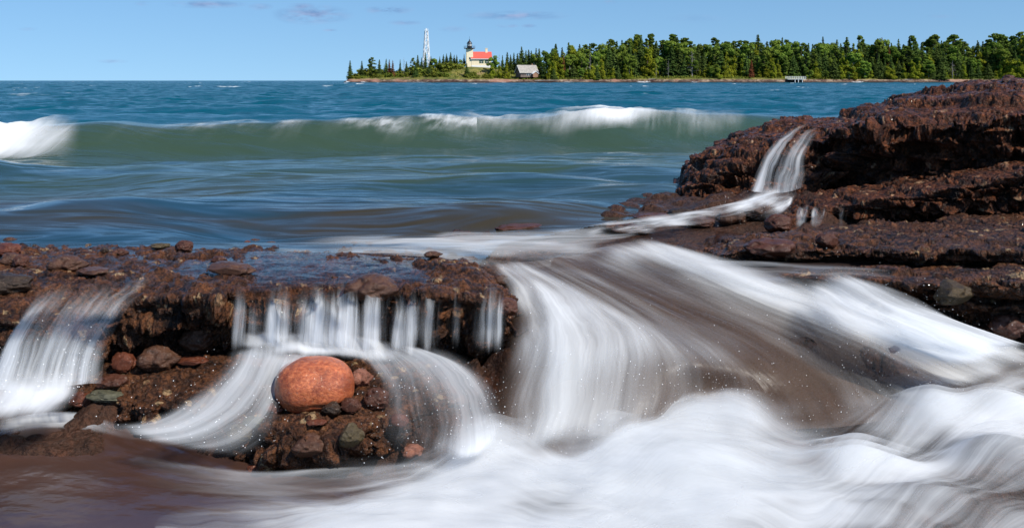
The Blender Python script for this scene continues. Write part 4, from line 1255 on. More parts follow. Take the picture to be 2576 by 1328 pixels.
# foam on the breaker
def breaker(us, ds, spread, seed, mat, back=.5, down=1.2, up=.06, prof=(.0, .7, 1.0, .8, .35, .0)):
    nu, nv = 40 + int((us[-1] - us[0]) / 5), 50
    uu = np.linspace(us[0], us[-1], nu)
    dd = np.interp(uu, us, ds)
    s = (uu - CU) / F
    yc, zc = wave_crest(s)
    tt = np.linspace(0, 1, nv)
    Y = yc[:, None] + back - (back + down) * tt[None, :]
    X = s[:, None] * Y
    Z = lake_h(X, Y)
    q = np.stack((X * 2.0, 0 * X + seed, Y * 1.2), -1)
    n = fbm(q, 3, seed)
    pr = np.interp(np.clip(tt[None, :] - .22 * fbm(np.stack((X * .9, 0 * X, 0 * X + seed), -1), 3, seed + 3), 0, 1), np.linspace(0, 1, len(prof)), prof)
    crest = np.exp(-((Y - yc[:, None]) / .35) ** 2)
    Z = Z + .02 + up * crest * (dd[:, None] > 0) * (.7 + n) + .03 * n
    Y2 = Y - .10 * crest * (1 + n) * spread
    D = dd[:, None] * pr
    UV = np.stack((X * .55 + tt * .2, tt[None, :] * .8 + 0 * X), -1)
    return mesh_np('wave_foam', np.stack((X, Y2, Z), -1).reshape(-1, 3), grid_faces(nu, nv), mat, attrs={'dens': D.ravel()}, uv=UV)


BU = [1130, 1180, 1250, 1320, 1380, 1450, 1520, 1570, 1620, 1680, 1740, 1800, 1860, 1900]
BD = [.0, .2, .7, .5, .55, .85, 1.15, 1.2, .7, .42, .5, .36, .2, .0]
wfo = [breaker([-300, 100, 300, 700, 1000, 1300, 1700, 1900, 2000], [.14, .12, .10, .14, .12, .2, .2, .1, 0], .3, 807, M_LACE, .1, 1.7, .0, (.0, .8, 1.0, .8, .6, .4, .2, .0)),
       breaker(BU, BD, 1.0, 801, M_SURF, .5, 1.15, .06),
       breaker(BU, [d * .7 for d in BD], 1.0, 802, M_SURF, .35, .6, .10),
       breaker([-420, -60, 0, 60, 110, 160, 215], [1.3, 1.3, 1.25, 1.0, .7, .4, 0], 1.0, 803, M_SURF, .5, 1.9, .12, (.2, 1, 1.0, 1, .9, .5, .0)),
       breaker([-420, -60, 0, 60, 110, 160, 210], [1.1, 1.1, 1.0, .7, .5, .3, 0], 1.0, 804, M_SURF, .3, 1.3, .2, (.1, .8, 1.0, 1, .6, .0)),
       breaker([330, 400, 470, 540, 600, 680, 760, 830, 870, 930, 1000, 1060, 1120, 1200], [0, .18, .3, .4, .3, .36, .24, .08, .34, .5, .6, .45, .6, .5], .6, 805, M_SPARK, .12, .85, .02, (.0, .7, 1.0, .75, .45, .2, .0)),
       breaker([1450, 1540, 1640, 1740, 1840], [.1, .35, .3, .2, 0], .6, 806, M_FALL, .0, 1.5, .02, (.2, .7, .6, .4, .0))]
for (ua, ub, dd_) in ((868, 880, 1.0), (905, 925, .9), (1010, 1090, .5), (1410, 1450, .7), (1600, 1640, .9), (1735, 1760, .7), (2140, 2175, .8), (1260, 1275, .6), (1905, 1925, .5)):
    n_ = 30
    uu = np.linspace(ua, ub, n_)
    Y0 = SH_Y + 3.0 * np.sin(uu * .021) + 4.0 * np.sin(uu * .0087 + 1)
    rows = []
    for k_, (dy_, zz_) in enumerate(((-9, .10), (-5, .35), (-2, .75), (.5, 1.0 + .0), (1.2, .9))):
        Y_ = Y0 + dy_
        rows.append(np.stack(((uu - CU) / F * Y_, Y_, zz_ * dd_ * (.55 + .6 * np.abs(vnoise(np.stack((uu * .35, 0 * uu, 0 * uu + ua), -1), 3)))), -1))
    G_ = np.stack(rows, 1)
    e_ = np.linspace(0, 1, n_)
    D_ = (np.sin(e_ * math.pi) ** .7)[:, None] * np.array((.2, .7, .9, .8, .3))[None, :] * dd_
    UV_ = np.stack((G_[..., 0] * .05, G_[..., 1] * .05), -1)
    wfo.append(mesh_np('wave_foam', G_.reshape(-1, 3), grid_faces(n_, 5), M_SURF, attrs={'dens': D_.ravel()}, uv=UV_))
for o in foam:
    tag(o, None, None, None, 'stuff')
for o in wfo:
    tag(o, None, None, None, 'stuff')

# ------------------------------------------------------------------ far shore
PX = SH_Y / F          # metres per photo pixel at the shore


def shore_mat():
    m, t, out = new_mat('far_shore')
    pos = t.new('ShaderNodeNewGeometry').outputs['Position']
    sp = t.new('ShaderNodeSeparateXYZ')
    t.put(sp.inputs[0], pos)
    n1 = t.noise(pos, .22, 5, .65)
    n2 = t.noise(pos, .9, 4, .65)
    n3 = t.noise(pos, .07, 3, .5)
    rk = t.mix(t.maprange(n1, .4, .62), (.075, .038, .03, 1), (.32, .235, .17, 1))
    rk = t.mix(t.maprange(n2, .48, .62, 0, .9), rk, (.028, .016, .013, 1))
    rk = t.mix(t.maprange(n3, .56, .64, 0, .7), rk, (.30, .15, .11, 1))
    rk = t.mix(t.maprange(t.math('ADD', sp.outputs[2], t.math('MULTIPLY', t.math('SUBTRACT', n3, .5), 3.0)), .3, 1.3, .95, 0), rk, (.03, .016, .013, 1))
    gr = t.mix(t.maprange(n1, .35, .62), (.055, .075, .016, 1), (.19, .16, .04, 1))
    gr = t.mix(t.maprange(n2, .5, .7, 0, .7), gr, (.04, .065, .014, 1))
    gr = t.mix(t.maprange(n3, .58, .66, 0, .7), gr, (.25, .17, .09, 1))
    hz = t.math('ADD', sp.outputs[2], t.math('MULTIPLY', t.math('SUBTRACT', n1, .5), 1.2))
    c = t.mix(t.maprange(hz, 1.7, 2.2, 0, 1), rk, gr)
    principled(t, out, c, .85, .2, 0, bump(t, n2, .6, .4))
    return m


M_SHORE = shore_mat()
# ground line in the photo (hill crest / forest floor) along the shore
GU = [835, 868, 885, 920, 980, 1050, 1110, 1150, 1190, 1235, 1270, 1310, 1400, 1560, 1640, 1720, 1800, 1950, 2040, 2080, 2150, 2300, 2600, 3000]
GV = [208, 203, 194, 189, 186, 180, 172, 169.5, 168.5, 169, 175, 187, 192, 188, 187, 189, 190, 194, 186, 184, 194, 196, 196, 196]
GB = [208, 204, 199, 197.5, 197, 196.5, 196.5, 197.5, 198, 198.5, 200, 201, 201, 201, 199, 198, 197.5, 198, 200, 200, 200, 200, 200, 200]   # top of the shore rocks


def shore_front(u):
    return SH_Y + 3.0 * np.sin(u * .021) + 4.0 * np.sin(u * .0087 + 1)


def ground(u, dy):
    """height of the far ground at photo column u, dy metres behind the waterline"""
    zt = CZ + (HV - np.interp(u, GU, GV)) * (SH_Y + 30) / F
    zb = CZ + (HV - np.interp(u, GU, GB)) * (SH_Y + 4) / F
    zb = np.maximum(zb, .25)
    a = np.clip(dy / 4.5, 0, 1)
    b = np.clip((dy - 4.5) / 24.0, 0, 1)
    z = -.6 + (zb + .6) * a ** .6 + (zt - zb) * (b * b * (3 - 2 * b))
    fall = np.clip((dy - 40) / 60, 0, 1) * np.where(u < 1330, 1.0, 0.0)
    z = z * (1 - fall) - 1.0 * fall
    return z


us = np.linspace(845, 3300, 700)
dys = np.concatenate((np.linspace(-1, 6, 24), np.linspace(6.6, 34, 40), np.linspace(36, 160, 20)))
Ug, Dg = np.meshgrid(us, dys, indexing='ij')
Yf = shore_front(Ug) + Dg
Xf = (Ug - CU) / F * Yf
Zf = ground(Ug, np.maximum(Dg, 0)) * (Dg >= 0) + (Dg < 0) * (-.9)
Pf = np.stack((Xf, Yf, 0 * Zf), -1)
rocky = np.exp(-((Dg - 3.0) / 3.0) ** 2)
Zf = Zf + rocky * (.9 * fbm(Pf * np.array((.22, .5, 1)), 4, 71) + .25 * np.abs(vnoise(Pf * 1.3, 72))) + .25 * fbm(Pf * .3, 3, 73) * (Dg > 5)
Zf = Zf * sstep(845, 880, Ug) - 1.0 * (1 - sstep(845, 880, Ug))
headland = mesh_np('headland', np.stack((Xf, Yf, Zf), -1).reshape(-1, 3), grid_faces(len(us), len(dys)), M_SHORE)
tag(headland, 'far rocky shore with grassy point', None, None, 'structure')


def gpos(u, dy):
    Y = float(shore_front(u) + dy)
    return np.array(((u - CU) / F * Y, Y, float(ground(np.array(float(u)), np.array(float(dy))))))


def plain(name, col, rough=.6, spec=.3, var=.25, scale=3.0):
    m, t, out = new_mat(name)
    co = t.new('ShaderNodeTexCoord').outputs['Object']
    n = t.noise(co, scale, 4, .6)
    c = t.mix(t.maprange(n, .3, .7), tuple(x * (1 - var) for x in col) + (1,), tuple(min(1, x * (1 + var)) for x in col) + (1,))
    principled(t, out, c, rough, spec)
    return m


M_BRICK = plain('cream_brick', (.82, .71, .49), .8, .2, .10, 2.5)
M_WHITE = plain('white_paint', (.78, .78, .76), .5, .3, .04)
M_RED = plain('red_roof', (.52, .085, .060), .6, .3, .12)
M_BLACK = plain('black_iron', (.015, .015, .018), .4, .5, .2)
M_GREEN = plain('green_shutter', (.05, .12, .06), .5, .4, .1)
M_GLASS = plain('dark_glass', (.03, .04, .05), .08, .6, .1)
M_LANT = plain('lantern_glass', (.55, .53, .47), .15, .5, .1)
M_SHING = plain('grey_shingles', (.30, .275, .245), .85, .2, .25, 1.2)
M_WOOD = plain('weathered_boards', (.17, .13, .11), .85, .2, .3, 1.0)
M_PORCH = plain('brown_boards', (.30, .17, .11), .8, .2, .2, 1.0)
M_BARK = plain('bark', (.09, .065, .05), .9, .1, .4, .6)
M_BIRCH = plain('pale_bark', (.42, .39, .34), .85, .1, .3, .5)
M_DEAD = plain('dead_wood', (.27, .245, .22), .9, .1, .3, .5)


class MB:
    def __init__(self):
        self.v, self.f = [], []

    def box(self, a, b):
        n = len(self.v)
        for z in (a[2], b[2]):
            self.v += [(a[0], a[1], z), (b[0], a[1], z), (b[0], b[1], z), (a[0], b[1], z)]
        self.f += [tuple(n + i for i in q) for q in ((0, 3, 2, 1), (4, 5, 6, 7), (0, 1, 5, 4), (1, 2, 6, 5), (2, 3, 7, 6), (3, 0, 4, 7))]

    def bar(self, p, q, r, r2=None, k=5):
        p, q = Vector(p), Vector(q)
        d = (q - p).normalized()
        a = d.orthogonal().normalized()
        b = d.cross(a)
        n = len(self.v)
        r2 = r if r2 is None else r2
        for c, rr in ((p, r), (q, r2)):
            for i in range(k):
                t = 2 * math.pi * i / k
                self.v.append(tuple(c + (a * math.cos(t) + b * math.sin(t)) * rr))
        for i in range(k):
            j = (i + 1) % k
            self.f.append((n + i, n + j, n + k + j, n + k + i))
        self.f.append(tuple(n + i for i in reversed(range(k))))
        self.f.append(tuple(n + k + i for i in range(k)))

    def lathe(self, prof, k=12, c=(0, 0)):
        n = len(self.v)
        for (r, z) in prof:
            for i in range(k):
                t = 2 * math.pi * (i + .5) / k
                self.v.append((c[0] + r * math.cos(t), c[1] + r * math.sin(t), z))
        for j in range(len(prof) - 1):
            for i in range(k):
                a = n + j * k
                self.f.append((a + i, a + (i + 1) % k, a + k + (i + 1) % k, a + k + i))
        self.f.append(tuple(n + i for i in reversed(range(k))))
        self.f.append(tuple(n + (len(prof) - 1) * k + i for i in range(k)))

    def prism(self, poly, y0, y1):
        """poly in x,z extruded along y"""
        n, k = len(self.v), len(poly)
        for y in (y0, y1):
            for (x, z) in poly:
                self.v.append((x, y, z))
        self.f.append(tuple(n + i for i in range(k)))
        self.f.append(tuple(n + k + i for i in reversed(range(k))))
        for i in range(k):
            j = (i + 1) % k
            self.f.append((n + i, n + k + i, n + k + j, n + j))

    def prism_x(self, poly, x0, x1):
        """poly in y,z extruded along x"""
        n, k = len(self.v), len(poly)
        for x in (x0, x1):
            for (y, z) in poly:
                self.v.append((x, y, z))
        self.f.append(tuple(n + i for i in reversed(range(k))))
        self.f.append(tuple(n + k + i for i in range(k)))
        for i in range(k):
            j = (i + 1) % k
            self.f.append((n + i, n + j, n + k + j, n + k + i))

    def build(self, name, mat, parent=None, smooth=False):
        me = bpy.data.meshes.new(name)
        me.from_pydata(self.v, [], self.f)
        me.update()
        if smooth:
            me.polygons.foreach_set('use_smooth', [True] * len(me.polygons))
        me.materials.append(mat)
        return link(bpy.data.objects.new(name, me), parent)


def part(name, mat, parent, *boxes):
    m = MB()
    for b in boxes:
        m.box(*b)
    return m.build(name, mat, parent)


# lighthouse (units: metres; one photo pixel is about .24 m here)
LHY = SH_Y + 24
k = LHY / F
zb = CZ + (HV - 168.8) * k
lh = empty('lighthouse', ((1181 - CU) * k, LHY, zb), 'cream brick lighthouse with black lantern and red-roofed keeper house on the point', 'lighthouse', rz=math.radians(7))
tw = 17.5 * k / 2
th = (168.8 - 123.5) * k
m = MB(); m.lathe([(tw * 1.38, -1.2), (tw * 1.36, 1.0), (tw * 1.32, th)], 4); m.build('tower_wall', M_BRICK, lh)
m = MB(); m.lathe([(tw * 1.50, th + .0), (tw * 1.62, th + .25), (tw * 1.70, th + .5)], 10); m.build('gallery_deck', M_BLACK, lh)
m = MB()
for i in range(10):
    a = 2 * math.pi * i / 10
    a2 = 2 * math.pi * (i + 1) / 10
    r = tw * 1.62
    m.bar((r * math.cos(a), r * math.sin(a), th + .5), (r * math.cos(a), r * math.sin(a), th + 1.65), .05, k=4)
    for zz in (1.05, 1.65):
        m.bar((r * math.cos(a), r * math.sin(a), th + zz), (r * math.cos(a2), r * math.sin(a2), th + zz), .05, k=4)
m.build('gallery_railing', M_BLACK, lh)
m = MB(); m.lathe([(tw * .72, th + .5), (tw * .72, th + 1.7)], 10); m.build('lantern_base', M_BLACK, lh)
lr = MB(); lr.lathe([(tw * .66, th + 1.7), (tw * .66, th + 3.2)], 10); lr = lr.build('lantern_room', M_LANT, lh)
for i in range(10):
    a = 2 * math.pi * (i + .5) / 10
    m = MB()
    m.bar((tw * .68 * math.cos(a), tw * .68 * math.sin(a), th + 1.7), (tw * .68 * math.cos(a), tw * .68 * math.sin(a), th + 3.2), .06, k=4)
    m.build('glazing_bar', M_BLACK, lr)
rf = MB(); rf.lathe([(tw * .86, th + 3.2), (tw * .80, th + 3.4), (tw * .5, th + 4.3), (tw * .2, th + 4.9), (tw * .17, th + 5.2)], 10)
rf = rf.build('lantern_roof', M_BLACK, lh)
m = MB(); m.lathe([(.10, th + 5.2), (.33, th + 5.45), (.33, th + 5.7), (.07, th + 5.95), (.05, th + 7.6)], 8); m.build('ventilator_ball', M_BLACK, rf)
part('tower_window', M_GLASS, lh, ((-.35, -tw - .03, th * .42), (.35, -tw + .2, th * .42 + 1.2)))
# keeper house attached on the right
hx0, hx1 = tw * .55, (1235 - 1181) * k
hw, hr, hd = (168.8 - 146.8) * k, (168.8 - 131.4) * k, 8.0
y0 = -2.2
hm = MB(); hm.prism_x([(y0, .95), (y0 + hd, .95), (y0 + hd, hw), (y0 + hd / 2, hr - .1), (y0, hw)], hx0, hx1); hm.build('house_wall', M_BRICK, lh)
part('foundation', M_WHITE, lh, ((hx0 - .1, y0 - .1, -1.2), (hx1 + .1, y0 + hd + .1, .95)))
rfm = MB()
rfm.prism_x([(y0 - .55, hw - .45), (y0 - .55, hw - .2), (y0 + hd / 2, hr + .2), (y0 + hd + .55, hw - .2), (y0 + hd + .55, hw - .45), (y0 + hd / 2, hr - .05)], hx0 - .6, hx1 + .6)
rfo = rfm.build('roof', M_RED, lh)
part('eave_board', M_WHITE, lh, ((hx0 - .6, y0 - .62, hw - .75), (hx1 + .6, y0 - .45, hw - .42)))
ch = part('chimney', M_BRICK, rfo, ((hx1 - 3.3, y0 + hd / 2 - .6, hr - .6), (hx1 - 1.9, y0 + hd / 2 + .6, hr + 2.1)), ((hx1 - 3.42, y0 + hd / 2 - .72, hr + 2.1), (hx1 - 1.78, y0 + hd / 2 + .72, hr + 2.4)))
for wx in (hx0 + (hx1 - hx0) * .50, hx0 + (hx1 - hx0) * .78):
    wn = part('window', M_GLASS, lh, ((wx - .5, y0 - .05, hw * .42), (wx + .5, y0 + .1, hw * .42 + 1.9)))
    part('window_frame', M_WHITE, wn, ((wx - .55, y0 - .09, hw * .42 + .9), (wx + .55, y0 - .055, hw * .42 + 1.04)), ((wx - .07, y0 - .09, hw * .42), (wx + .07, y0 - .055, hw * .42 + .88)),
         ((wx - .62, y0 - .12, hw * .42 + 1.92), (wx + .62, y0 - .055, hw * .42 + 2.12)))
    for sx in (-1, 1):
        part('shutter', M_GREEN, wn, ((wx + sx * .92 - .38, y0 - .1, hw * .42 - .05), (wx + sx * .92 + .38, y0 - .055, hw * .42 + 1.9)))
part('window', M_GLASS, lh, ((hx0 - .05, y0 + 1.0, hw * .42), (hx0 + .05, y0 + 1.8, hw * .42 + 1.9)))

# white lattice light tower behind the spruces
TY = SH_Y + 32
k = TY / F
tb = empty('lattice_tower', ((1072.5 - CU) * k, TY, CZ + (HV - 172) * k), 'tall white steel lattice light tower behind the spruces on the point', 'tower', rz=.35)
TH = (172 - 79) * k
rb, rt = 10.5 * k / 1.3, 4.2 * k / 1.3
def tpos(i, f):
    r = rb + (rt - rb) * f
    c = [(-1, -1), (1, -1), (1, 1), (-1, 1)][i % 4]
    return (c[0] * r, c[1] * r, TH * f)
for i in range(4):
    m = MB(); m.bar(tpos(i, 0), tpos(i, 1), .30, .22, 5); m.build('leg', M_WHITE, tb)
for i in range(4):
    m = MB()
    fs = [0, .17, .32, .45, .57, .67, .76, .84, .92, 1.0]
    for j in range(len(fs) - 1):
        m.bar(tpos(i, fs[j + 1]), tpos(i + 1, fs[j + 1]), .15, k=4)
        if (j + i) % 2:
            m.bar(tpos(i, fs[j]), tpos(i + 1, fs[j + 1]), .16, k=4)
        else:
            m.bar(tpos(i + 1, fs[j]), tpos(i, fs[j + 1]), .16, k=4)
    m.build('face_bracing', M_WHITE, tb)
part('top_platform', M_WHITE, tb, ((-rt * 1.3, -rt * 1.3, TH), (rt * 1.3, rt * 1.3, TH + .15)))
m = MB()
for sx, sy in ((-1, -1), (1, -1), (1, 1), (-1, 1)):
    m.bar((sx * rt * 1.25, sy * rt * 1.25, TH + .15), (sx * rt * 1.25, sy * rt * 1.25, TH + 1.3), .06, k=4)
for zz in (.75, 1.3):
    for i in range(4):
        c = [(-1, -1), (1, -1), (1, 1), (-1, 1)]
        a, b = c[i], c[(i + 1) % 4]
        m.bar((a[0] * rt * 1.25, a[1] * rt * 1.25, TH + zz), (b[0] * rt * 1.25, b[1] * rt * 1.25, TH + zz), .05, k=4)
m.build('platform_railing', M_WHITE, tb)
m = MB(); m.lathe([(.35, TH + .15), (.35, TH + .7), (.22, TH + .9), (.22, TH + 1.6), (.05, TH + 1.9)], 8); m.build('beacon', M_WHITE, tb)

# weathered boathouse on the shore
BY = SH_Y + 13
k = BY / F
bh = empty('boathouse', ((1325 - CU) * k, BY, CZ + (HV - 191.5) * k), 'weathered grey-roofed wooden house with a small gabled porch at the shore', 'house', rz=math.radians(24))
bl, bw_ = 11.5, 7.5
eh, rh = 2.3, 6.4
m = MB(); m.prism_x([(-bw_ / 2, -.8), (bw_ / 2, -.8), (bw_ / 2, eh), (0, rh - .15), (-bw_ / 2, eh)], -bl / 2, bl / 2); m.build('wall', M_WOOD, bh)
m = MB(); m.prism_x([(-bw_ / 2 - .6, eh - .75), (-bw_ / 2 - .6, eh - .5), (0, rh + .15), (bw_ / 2 + .6, eh - .5), (bw_ / 2 + .6, eh - .75), (0, rh - .1)], -bl / 2 - .6, bl / 2 + .6)
rf = m.build('roof', M_SHING, bh)
part('chimney', M_PORCH, rf, ((bl / 2 - 2.3, .3, rh - 1), (bl / 2 - 1.5, 1.1, rh + .9)))
m = MB(); m.prism([(1.6, -.8), (5.0, -.8), (5.0, 1.5), (3.3, 2.7), (1.6, 1.5)], -bw_ / 2 - 2.0, -bw_ / 2 + .4); po = m.build('porch', M_PORCH, bh)
m = MB(); m.prism([(1.15, 1.05), (1.25, 1.4), (3.3, 2.95), (5.35, 1.4), (5.45, 1.05), (3.3, 2.6)], -bw_ / 2 - 2.3, -bw_ / 2 + .8); m.build('porch_roof', M_WHITE, po)
for x0 in (-1.6, -.2):
    w_ = part('window', M_GLASS, bh, ((x0, -bw_ / 2 - .05, .2), (x0 + 1.0, -bw_ / 2 + .1, 1.6)))
    part('window_frame', M_WHITE, w_, ((x0 - .15, -bw_ / 2 - .1, .1), (x0 - .02, -bw_ / 2 - .055, 1.7)), ((x0 + 1.02, -bw_ / 2 - .1, .1), (x0 + 1.15, -bw_ / 2 - .055, 1.7)))
w_ = part('window', M_GLASS, bh, ((-bl / 2 - .05, -.5, 2.4), (-bl / 2 + .1, .5, 3.6)))
m = MB()
for s in (-1, 1):
    m.bar((-bl / 2 - .65, s * (bw_ / 2 + .6), eh - .62), (-bl / 2 - .65, 0, rh), .13, k=4)
m.build('barge_board', M_WHITE, bh)

# white-railed pier
DY = SH_Y - 3
k = DY / F
dk = empty('pier', ((2002 - CU) * k, DY, 0), 'small white railed pier on posts at the forest shore', 'pier')
L_, dz = 46 * k / 2, CZ + (HV - 199.6) * k
rz_ = CZ + (HV - 193.2) * k
part('deck', M_WHITE, dk, ((-L_, -2.2, dz - .2), (L_, 3.0, dz + .1)))
for x in (-L_ * .18, L_ * .18, L_ * .62):
    for y in (-1.9, 1.5):
        m = MB(); m.bar((x, y, -1.2), (x, y, dz - .2), .22, k=6); m.build('post', M_WHITE, dk)
for y in (-2.1, 2.9):
    m = MB()
    for i in range(9):
        x = -L_ + .1 + (2 * L_ - .2) * i / 8
        m.bar((x, y, dz + .1), (x, y, rz_), .09, k=4)
    for zz in (dz + .55, (dz + rz_) / 2 + .3, rz_):
        m.bar((-L_, y, zz), (L_, y, zz), .08, k=4)
    m.build('railing', M_WHITE, dk)

for (u, dy, ln, rz, lab) in ((1650, 3.0, 9, .1, 'pale driftwood log lying on the pinkish shore rocks in front of the pines'), (1375, 2.0, 14, -.02, 'long pale driftwood log at the waterline beside the boathouse'), (2290, 3, 8, .25, 'pale driftwood trunk at the forest edge behind the outcrop')):
    p = gpos(u, dy)
    m = MB(); m.bar((-ln / 2, 0, .1), (ln / 2, 0, .2), .2, .12, 7)
    m.bar((ln * .2, 0, .2), (ln * .28, .4, .6), .07, .04, 5)
    o = m.build('driftwood_log', M_DEAD)
    o.location = p + np.array((0, 0, .25)); o.rotation_euler = (0, 0, rz)
    tag(o, lab, 'log')


# ------------------------------------------------------------------ trees
def leaf_mat(name, c1, c2):
    m, t, out = new_mat(name)
    oi = t.new('ShaderNodeObjectInfo').outputs['Random']
    pos = t.new('ShaderNodeNewGeometry').outputs['Position']
    n = t.noise(pos, .55, 3, .6)
    c = t.mix(t.maprange(n, .35, .65), (*c1, 1), (*c2, 1))
    hsn = t.new('ShaderNodeHueSaturation')
    t.put(hsn.inputs['Color'], c)
    t.put(hsn.inputs['Hue'], t.maprange(oi, 0, 1, .485, .512))
    t.put(hsn.inputs['Value'], t.maprange(t.math('FRACT', t.math('MULTIPLY', oi, 7.31)), 0, 1, .72, 1.3))
    b = t.new('ShaderNodeBsdfDiffuse')
    t.put(b.inputs[0], hsn.outputs[0])
    tl = t.new('ShaderNodeBsdfTranslucent')
    t.put(tl.inputs[0], hsn.outputs[0])
    mx = t.new('ShaderNodeMixShader')
    mx.inputs[0].default_value = .35
    t.l.new(b.outputs[0], mx.inputs[1])
    t.l.new(tl.outputs[0], mx.inputs[2])
    t.l.new(mx.outputs[0], out.inputs[0])
    return m


L_SPR = leaf_mat('spruce_needles', (.045, .08, .022), (.11, .155, .036))
L_PINE = leaf_mat('pine_needles', (.07, .11, .020), (.15, .205, .036))
L_DEC = leaf_mat('broad_leaves', (.115, .18, .025), (.20, .275, .045))
L_CED = leaf_mat('cedar_fronds', (.16, .20, .016), (.28, .30, .03))
L_RUST = leaf_mat('dead_needles', (.11, .045, .02), (.19, .08, .035))
L_BUSH = leaf_mat('shrub_leaves', (.09, .125, .018), (.19, .20, .034))


def leaves(C, Nn, S, flat=None):
    """quads at C facing Nn of size S"""
    n = len(C)
    r = rng.normal(size=(n, 3))
    N = Nn / np.maximum(np.linalg.norm(Nn, axis=1, keepdims=True), 1e-6)
    a = np.cross(N, r)
    a /= np.maximum(np.linalg.norm(a, axis=1, keepdims=True), 1e-6)
    b = np.cross(N, a)
    S = np.asarray(S).reshape(-1, 1) * np.ones((n, 1))
    asp = rng.uniform(.45, .9, size=(n, 1))
    V = np.stack((C - a * S - b * S * asp * .4, C + a * S * .2 - b * S * asp, C + a * S + b * S * asp * .3, C - a * S * .3 + b * S * asp), 1).reshape(-1, 3)
    return V, np.arange(n * 4).reshape(n, 4)


def mesh_only(name, V, Fq, mat):
    o = mesh_np(name, V, Fq, mat, smooth=False)
    me = o.data
    bpy.data.objects.remove(o)
    return me


def trunk_mesh(h, r, mat, limbs=(), lean=0.0):
    m = MB()
    seg = 5
    for i in range(seg):
        a, b = i / seg, (i + 1) / seg
        m.bar((lean * a * a, 0, h * a - .3), (lean * b * b, 0, h * b), r * (1 - a * .85), r * (1 - b * .85), 6)
    for (z, dx, dy, dz, rr) in limbs:
        m.bar((lean * (z / h) ** 2, 0, z), (dx, dy, z + dz), rr, rr * .3, 4)
    me = bpy.data.meshes.new('trunk')
    me.from_pydata(m.v, [], m.f)
    me.update()
    me.materials.append(mat)
    return me


def spruce(h, R, dens=1.0, low=.06, mat=None, seed=0, ragged=.25):
    rg = np.random.default_rng(seed)
    C, N, S = [], [], []
    z = h * low
    while z < h * .985:
        f = z / h
        rad = R * (1 - f) ** .85 * (1 + ragged * rg.normal() * .6) + .12
        nb = max(4, int(9 * dens * (rad / R + .35)))
        for b in range(nb):
            a = rg.uniform(0, 6.283)
            ln = rad * rg.uniform(.6, 1.12)
            ns = max(2, int(ln / .42))
            for s in range(ns):
                q = (s + .6) / ns
                rr = ln * q
                C.append((rr * math.cos(a), rr * math.sin(a), z - .22 * rr + .10 * rr * q + rg.normal() * .12))
                N.append((math.cos(a) * .8 + rg.normal() * .35, math.sin(a) * .8 + rg.normal() * .35, .75 + rg.normal() * .3))
                S.append(rg.uniform(.36, .62) * (1.15 - .4 * f))
        z += rg.uniform(.42, .62) * (1.0 if dens >= 1 else 1.35)
    C, N = np.array(C), np.array(N)
    V, Fq = leaves(C, N, np.array(S))
    return mesh_only('crown', V, Fq, mat or L_SPR), trunk_mesh(h * .97, h * .012 + .06, M_BARK)


def clumps(cl, per, size, mat, flat=.6, up=.5, seed=0):
    rg = np.random.default_rng(seed)
    C, N, S = [], [], []
    for (x, y, z, r, rz) in cl:
        n = int(per * r * (r + rz))
        d = rg.normal(size=(n, 3))
        d /= np.linalg.norm(d, axis=1, keepdims=True)
        rad = rg.uniform(.55, 1.08, size=(n, 1)) ** .6
        p = d * rad * np.array((r, r, rz)) + np.array((x, y, z))
        C.append(p)
        N.append(d * np.array((1, 1, 1.3)) + rg.normal(size=(n, 3)) * .45 + np.array((0, 0, up)))
        S.append(rg.uniform(.7, 1.25, n) * size)
    V, Fq = leaves(np.concatenate(C), np.concatenate(N), np.concatenate(S))
    return mesh_only('crown', V, Fq, mat)


def pine(h, seed, spread=.2, low=.18):
    rg = np.random.default_rng(seed)
    cl, limbs = [], []
    for i in range(36):
        f = low + (1 - low) * (i + rg.uniform(.2, .9)) / 36
        rr = h * spread * (1.15 - .75 * abs(f - .62) / .4) * rg.uniform(.45, 1.1)
        a = rg.uniform(0, 6.283)
        r = max(.7, h * .062 * rg.uniform(.75, 1.35) * (1.25 - .55 * f))
        c = (rr * .75 * math.cos(a), rr * .75 * math.sin(a), f * h + .3)
        cl.append((*c, r, r * .55))
        limbs.append((f * h - .6, c[0], c[1], .6, .10))
    cl.append((0, 0, h * .97, h * .05, h * .05))
    return clumps(cl, 30, .48, L_PINE, seed=seed), trunk_mesh(h * .97, h * .016 + .06, M_BARK, limbs)


def decid(h, seed, wd=.27, mat=None, low=.25, bark=None):
    rg = np.random.default_rng(seed)
    cl, limbs = [], []
    for i in range(28):
        f = rg.uniform(low, .93)
        rr = h * wd * math.sqrt(max(.05, 1 - ((f - .56) / .46) ** 2)) * rg.uniform(.25, 1.0)
        a = rg.uniform(0, 6.283)
        r = h * .085 * rg.uniform(.75, 1.4)
        c = (rr * math.cos(a), rr * math.sin(a), f * h)
        cl.append((*c, r, r * .85))
        if i % 2:
            limbs.append((f * h * .72, c[0], c[1], f * h * .26, .09))
    return clumps(cl, 24, .48, mat or L_DEC, seed=seed), trunk_mesh(h * .85, h * .013 + .07, bark or M_BIRCH, limbs, .3)


def cedar(h, seed, wd=.24, mat=None):
    rg = np.random.default_rng(seed)
    cl = []
    for i in range(26):
        f = rg.uniform(.04, .95)
        rad = h * wd * (1 - f) ** .62
        a = rg.uniform(0, 6.283)
        rr = rad * rg.uniform(.2, .85)
        r = max(.45, rad * rg.uniform(.35, .55))
        cl.append((rr * math.cos(a), rr * math.sin(a), f * h, r, r * 1.35))
    cl.append((0, 0, h * .96, h * .025, h * .06))
    return clumps(cl, 30, .42, mat or L_CED, up=.3, seed=seed), trunk_mesh(h * .9, h * .014 + .06, M_BARK)


